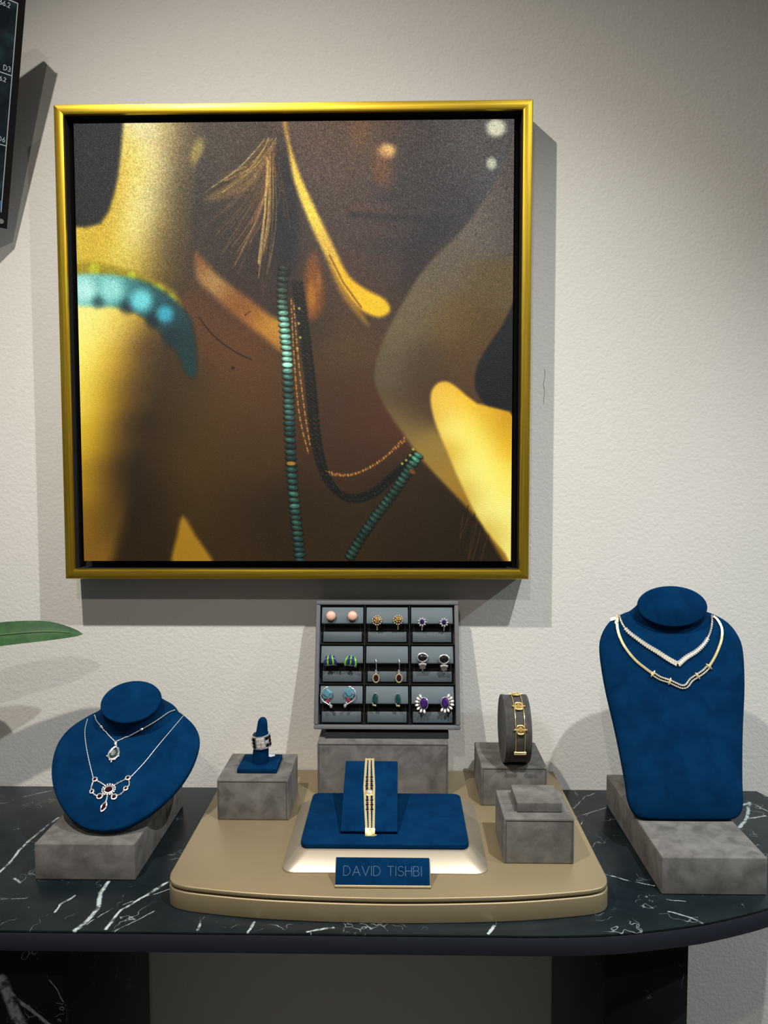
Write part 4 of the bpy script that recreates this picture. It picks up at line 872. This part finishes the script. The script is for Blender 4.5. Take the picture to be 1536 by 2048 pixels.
for i, (x, y) in enumerate(((752, 1355), (798, 1355))):
    f, e = ear(x, y, f'hooked gold drop earring with oval dark red stone, {side(i)} one of its pair', -.0045)
    hk = [(-.0005, .0245, .0042), (0, .0235, .0058), (.0004, .021, .0066), (.0004, .017, .0060), (.0006, .0125, .0030), (.0004, .0100, .0014)]
    MB().tube([f.p(*q) for q in hk], .0006, 6).build('hook', M_SILV, e); MB(f).ell((0, .0092, .0010), (.0016, .0016, .0013), 8, 6).ell((0, .0066, .0008), (.0019, .0017, .0013), 8, 6).build('link', M_SILV, e)
    mb = MB(f)
    for k in range(14): a = 2*math.pi*k/14; mb.ell((.0042*math.cos(a), .0055*math.sin(a)-.001, .0008), (.0011, .0011, .0010), 6, 4)
    mb.build('beaded_setting', M_GOLDP, e); MB(f).gem((0, -.001, .001), .0032, .0045, .0016, 10).build('red_stone', M_GARN, e, flat=True)
for i, (x, y) in enumerate(((845, 1315), (888, 1318.5))):
    f, e = ear(x, y, f'glossy black oval cabochon earring in a silver rim, {side(i)} one of its pair')
    MB(f).ell((0, 0, .0014), (.0062, .0050, .0036), 24, 10).build('black_cabochon', M_ONYX, e, angle=70)
    MB(f).tube([f.p(.0068*math.cos(a), .0056*math.sin(a), .0010) for a in np.linspace(0, 2*math.pi, 28, endpoint=False)], .0012, 8, closed=True).build('silver_rim', M_SILV, e, angle=60)
    mb = MB(f)
    for k in range(-2, 3): mb.ell((k*.0021, -.0085-.0004*abs(k), .0010), (.0014, .0019, .0012), 8, 6)
    mb.build('silver_scallops', M_SILV, e)
    mb = MB(f)
    for k in range(-2, 3): mb.box(k*.0016-.0006, k*.0016+.0006, -.0152, -.0095, -.0004, .0010)
    mb.build('ribbed_base', plain('aged_silver', (.42, .38, .30), .3, 1), e); MB(f).tube([f.p(0, -.014, -.001), f.p(0, -.019, -.006)], .0010, 6).build('clip', M_SILV, e)
for i, (x, y) in enumerate(((654.5, 1388.5), (698.5, 1387.5))):
    s = 1 if i == 0 else -1
    f, e = ear(x, y, f'square aqua blue stone earring with silver swirl and small ruby, {side(i)} one of its pair')
    MB(f.at(0, .001, .0010, R_(45+8*s))).gem((0, 0, 0), .0078, .0078, .0028, 4).build('aqua_stone', M_AQUA, e, flat=True)
    MB().tube([f.p(s*q[0], q[1], .0008) for q in spline([(.001, .0092), (-.0058, .0060), (-.0088, -.001), (-.0062, -.0082), (.0, -.0122), (.0045, -.0150)], 20)], .0009, 8).build('silver_swirl', M_SILV, e, angle=60)
    MB(f.at(s*.0012, -.0082, .0012, R_(-30*s))).gem((0, 0, 0), .0022, .0036, .0018, 6).build('ruby', M_RUBY, e, flat=True)
    MB(f).ell((s*.0055, -.0158, .0014), (.0022, .0026, .0018), 8, 6).ell((s*.0038, -.0126, .0012), (.0012, .0026, .0012), 8, 6).build('silver_scroll', M_SILV, e)
    MB(f).ell((s*-.0005, .0092, .0010), (.0026, .0013, .0013), 8, 6).build('silver_cap', M_SILV, e)
for i, (x, y) in enumerate(((750, 1398), (796, 1399))):
    f, e = ear(x, y, f'narrow dark green oblong stone earring with silver ends, {side(i)} one of its pair', rot=-4+6*i)
    MB(f).gem((0, 0, .0010), .0034, .0078, .0024, 8).build('green_stone', M_EMER, e, flat=True)
    MB(f).ell((-.0010, .0078, .0010), (.0013, .0011, .0012), 8, 5).ell((.0012, .0076, .0010), (.0013, .0011, .0012), 8, 5).build('silver_end', M_SILV, e)
    MB(f).ell((-.0016, -.0080, .0010), (.0014, .0014, .0012), 8, 5).ell((.0010, -.0084, .0010), (.0015, .0014, .0012), 8, 5).ell((-.0028, -.0058, .0010), (.0009, .0011, .001), 6, 5).build('silver_end', M_GOLDP, e)
for i, (x, y) in enumerate(((847.5, 1407), (890.5, 1406))):
    s = 1 if i == 0 else -1
    f, e = ear(x, y, f'oval purple amethyst earring ringed with white seed pearls, {side(i)} one of its pair')
    MB(f).gem((0, 0, .0016), .0052, .0072, .0034, 12).build('amethyst', M_AMET, e, flat=True)
    mb = MB(f).tube([f.p(.0056*math.cos(a), .0076*math.sin(a), .0008) for a in np.linspace(0, 2*math.pi, 24, endpoint=False)], .0007, 6, closed=True); mb.build('silver_setting', M_SILV, e)
    for k, an_ in enumerate((118, 144, 168, 192, 218, 246, 274, 300)[:(7 if i == 0 else 8)]):
        a = R_(an_); xx, yy = s*.0094*math.cos(a), .0112*math.sin(a)*.95
        MB(f.at(xx, yy, .0010, math.atan2(yy, xx))).ell((0, 0, 0), (.0028, .0018, .0017), 10, 7).build('seed_pearl', M_PEARL, e, angle=60)
        MB(f).ell((xx*.72, yy*.72, .0012), (.0008, .0008, .0008), 6, 4).build('prong', M_SILV, e)

# ------------------------------------------------------------------ potted plant at the left end of the table
t = NT('leaf_green'); t.set(Roughness=.5, Specular_IOR_Level=.22); g = t.n('ShaderNodeNewGeometry'); a = t.noise(60, 4, .6)
r = t.ramp(a.outputs[0], [(.3, (.010, .046, .010)), (.6, (.022, .080, .020)), (.8, (.045, .11, .03))]); t.l(r.outputs[0], t.b.inputs['Base Color']); M_LEAF = t.m
M_RIB = plain('leaf_midrib', (.10, .20, .07), .5)
PX, PY = -.640, -.105
pl = thing('potted_plant', (PX, PY, T), 'strap-leaved green houseplant reaching in from the left edge above the table', 'plant')
MB(Fr((PX, PY, T))).lathe([(.030, 0), (.034, .003), (.043, .075), (.046, .078), (.046, .086), (.040, .086), (.039, .074), (.0, .072)], 32).build('pot', plain('white_ceramic', (.6, .58, .55), .3), pl)
MB(Fr((PX, PY, T))).lathe([(.001, .0735), (.038, .0735), (.036, .079), (.001, .081)], 24).build('soil', plain('potting_soil', (.03, .02, .014), .95), pl)
def leaf(pts, wid, nrm, roll=0):
    c = [Vector(q) for q in spline(pts, 22)]; n_ = len(c); V = []; Fs = []; mid = []
    for i, q in enumerate(c):
        k = i/(n_-1); t_ = (c[min(n_-1, i+1)]-c[max(0, i-1)]).normalized(); s_ = t_.cross(Vector(nrm)).normalized(); nn = s_.cross(t_).normalized()
        w_ = wid*(min(1, .22+k*1.5))*(1-max(0, (k-.45)/.55)**2.6)+.0003; mid.append(q+nn*.0011)
        for a in (-1, -.5, 0, .5, 1): V.append(q+s_*(w_*a)+nn*(.18*w_*(abs(a)-.15)))
        for a in (1, .5, 0, -.5, -1): V.append(q+s_*(w_*a*.97)+nn*(.18*w_*(abs(a)-.15)-.0009))
    mb = MB(); mb.v = V
    for i in range(n_-1):
        for j in range(10): j2 = (j+1) % 10; mb.f.append((i*10+j, i*10+j2, (i+1)*10+j2, (i+1)*10+j)); mb.mi.append(0)
    mb.f += [list(range(10)), [(n_-1)*10+j for j in range(10)]]; mb.mi += [0, 0]
    lf = mb.build('leaf', M_LEAF, pl, angle=60); MB().tube(mid[:-2], [.0009*(1-.7*i/n_) for i in range(n_-2)], 5).build('midrib', M_RIB, lf)
tip = ony(165, 1268, -.078)
leaf([(PX, PY, .075+T), (PX-.015, PY-.01, .17+T), tuple(ony(-170, 1330, -.118)), tuple(ony(-90, 1292, -.115)), tuple(ony(-20, 1273, -.108)), tuple(ony(75, 1264, -.096)), tuple(ony(125, 1264.5, -.086)), tuple(tip)], .0178, (0, -.80, .60))
leaf([(PX+.01, PY, .075+T), (PX+.02, PY-.005, .15+T), (PX+.04, PY+.005, .205+T), (PX+.065, PY+.01, .224+T), (PX+.092, PY+.012, .214+T)], .024, (.2, -.5, .8))
leaf([(PX-.005, PY+.01, .075+T), (PX-.01, PY+.03, .2+T), (PX+.01, PY+.045, .275+T), (PX+.04, PY+.05, .305+T), (PX+.072, PY+.05, .308+T)], .022, (-.2, -.5, .8))
leaf([(PX, PY+.01, .075+T), (PX-.02, PY+.02, .2+T), (PX-.06, PY+.03, .3+T), (PX-.12, PY+.03, .33+T)], .024, (.3, -.4, .8))
leaf([(PX, PY-.01, .075+T), (PX-.03, PY-.05, .17+T), (PX-.07, PY-.09, .21+T), (PX-.12, PY-.12, .20+T)], .024, (.3, -.2, .9))
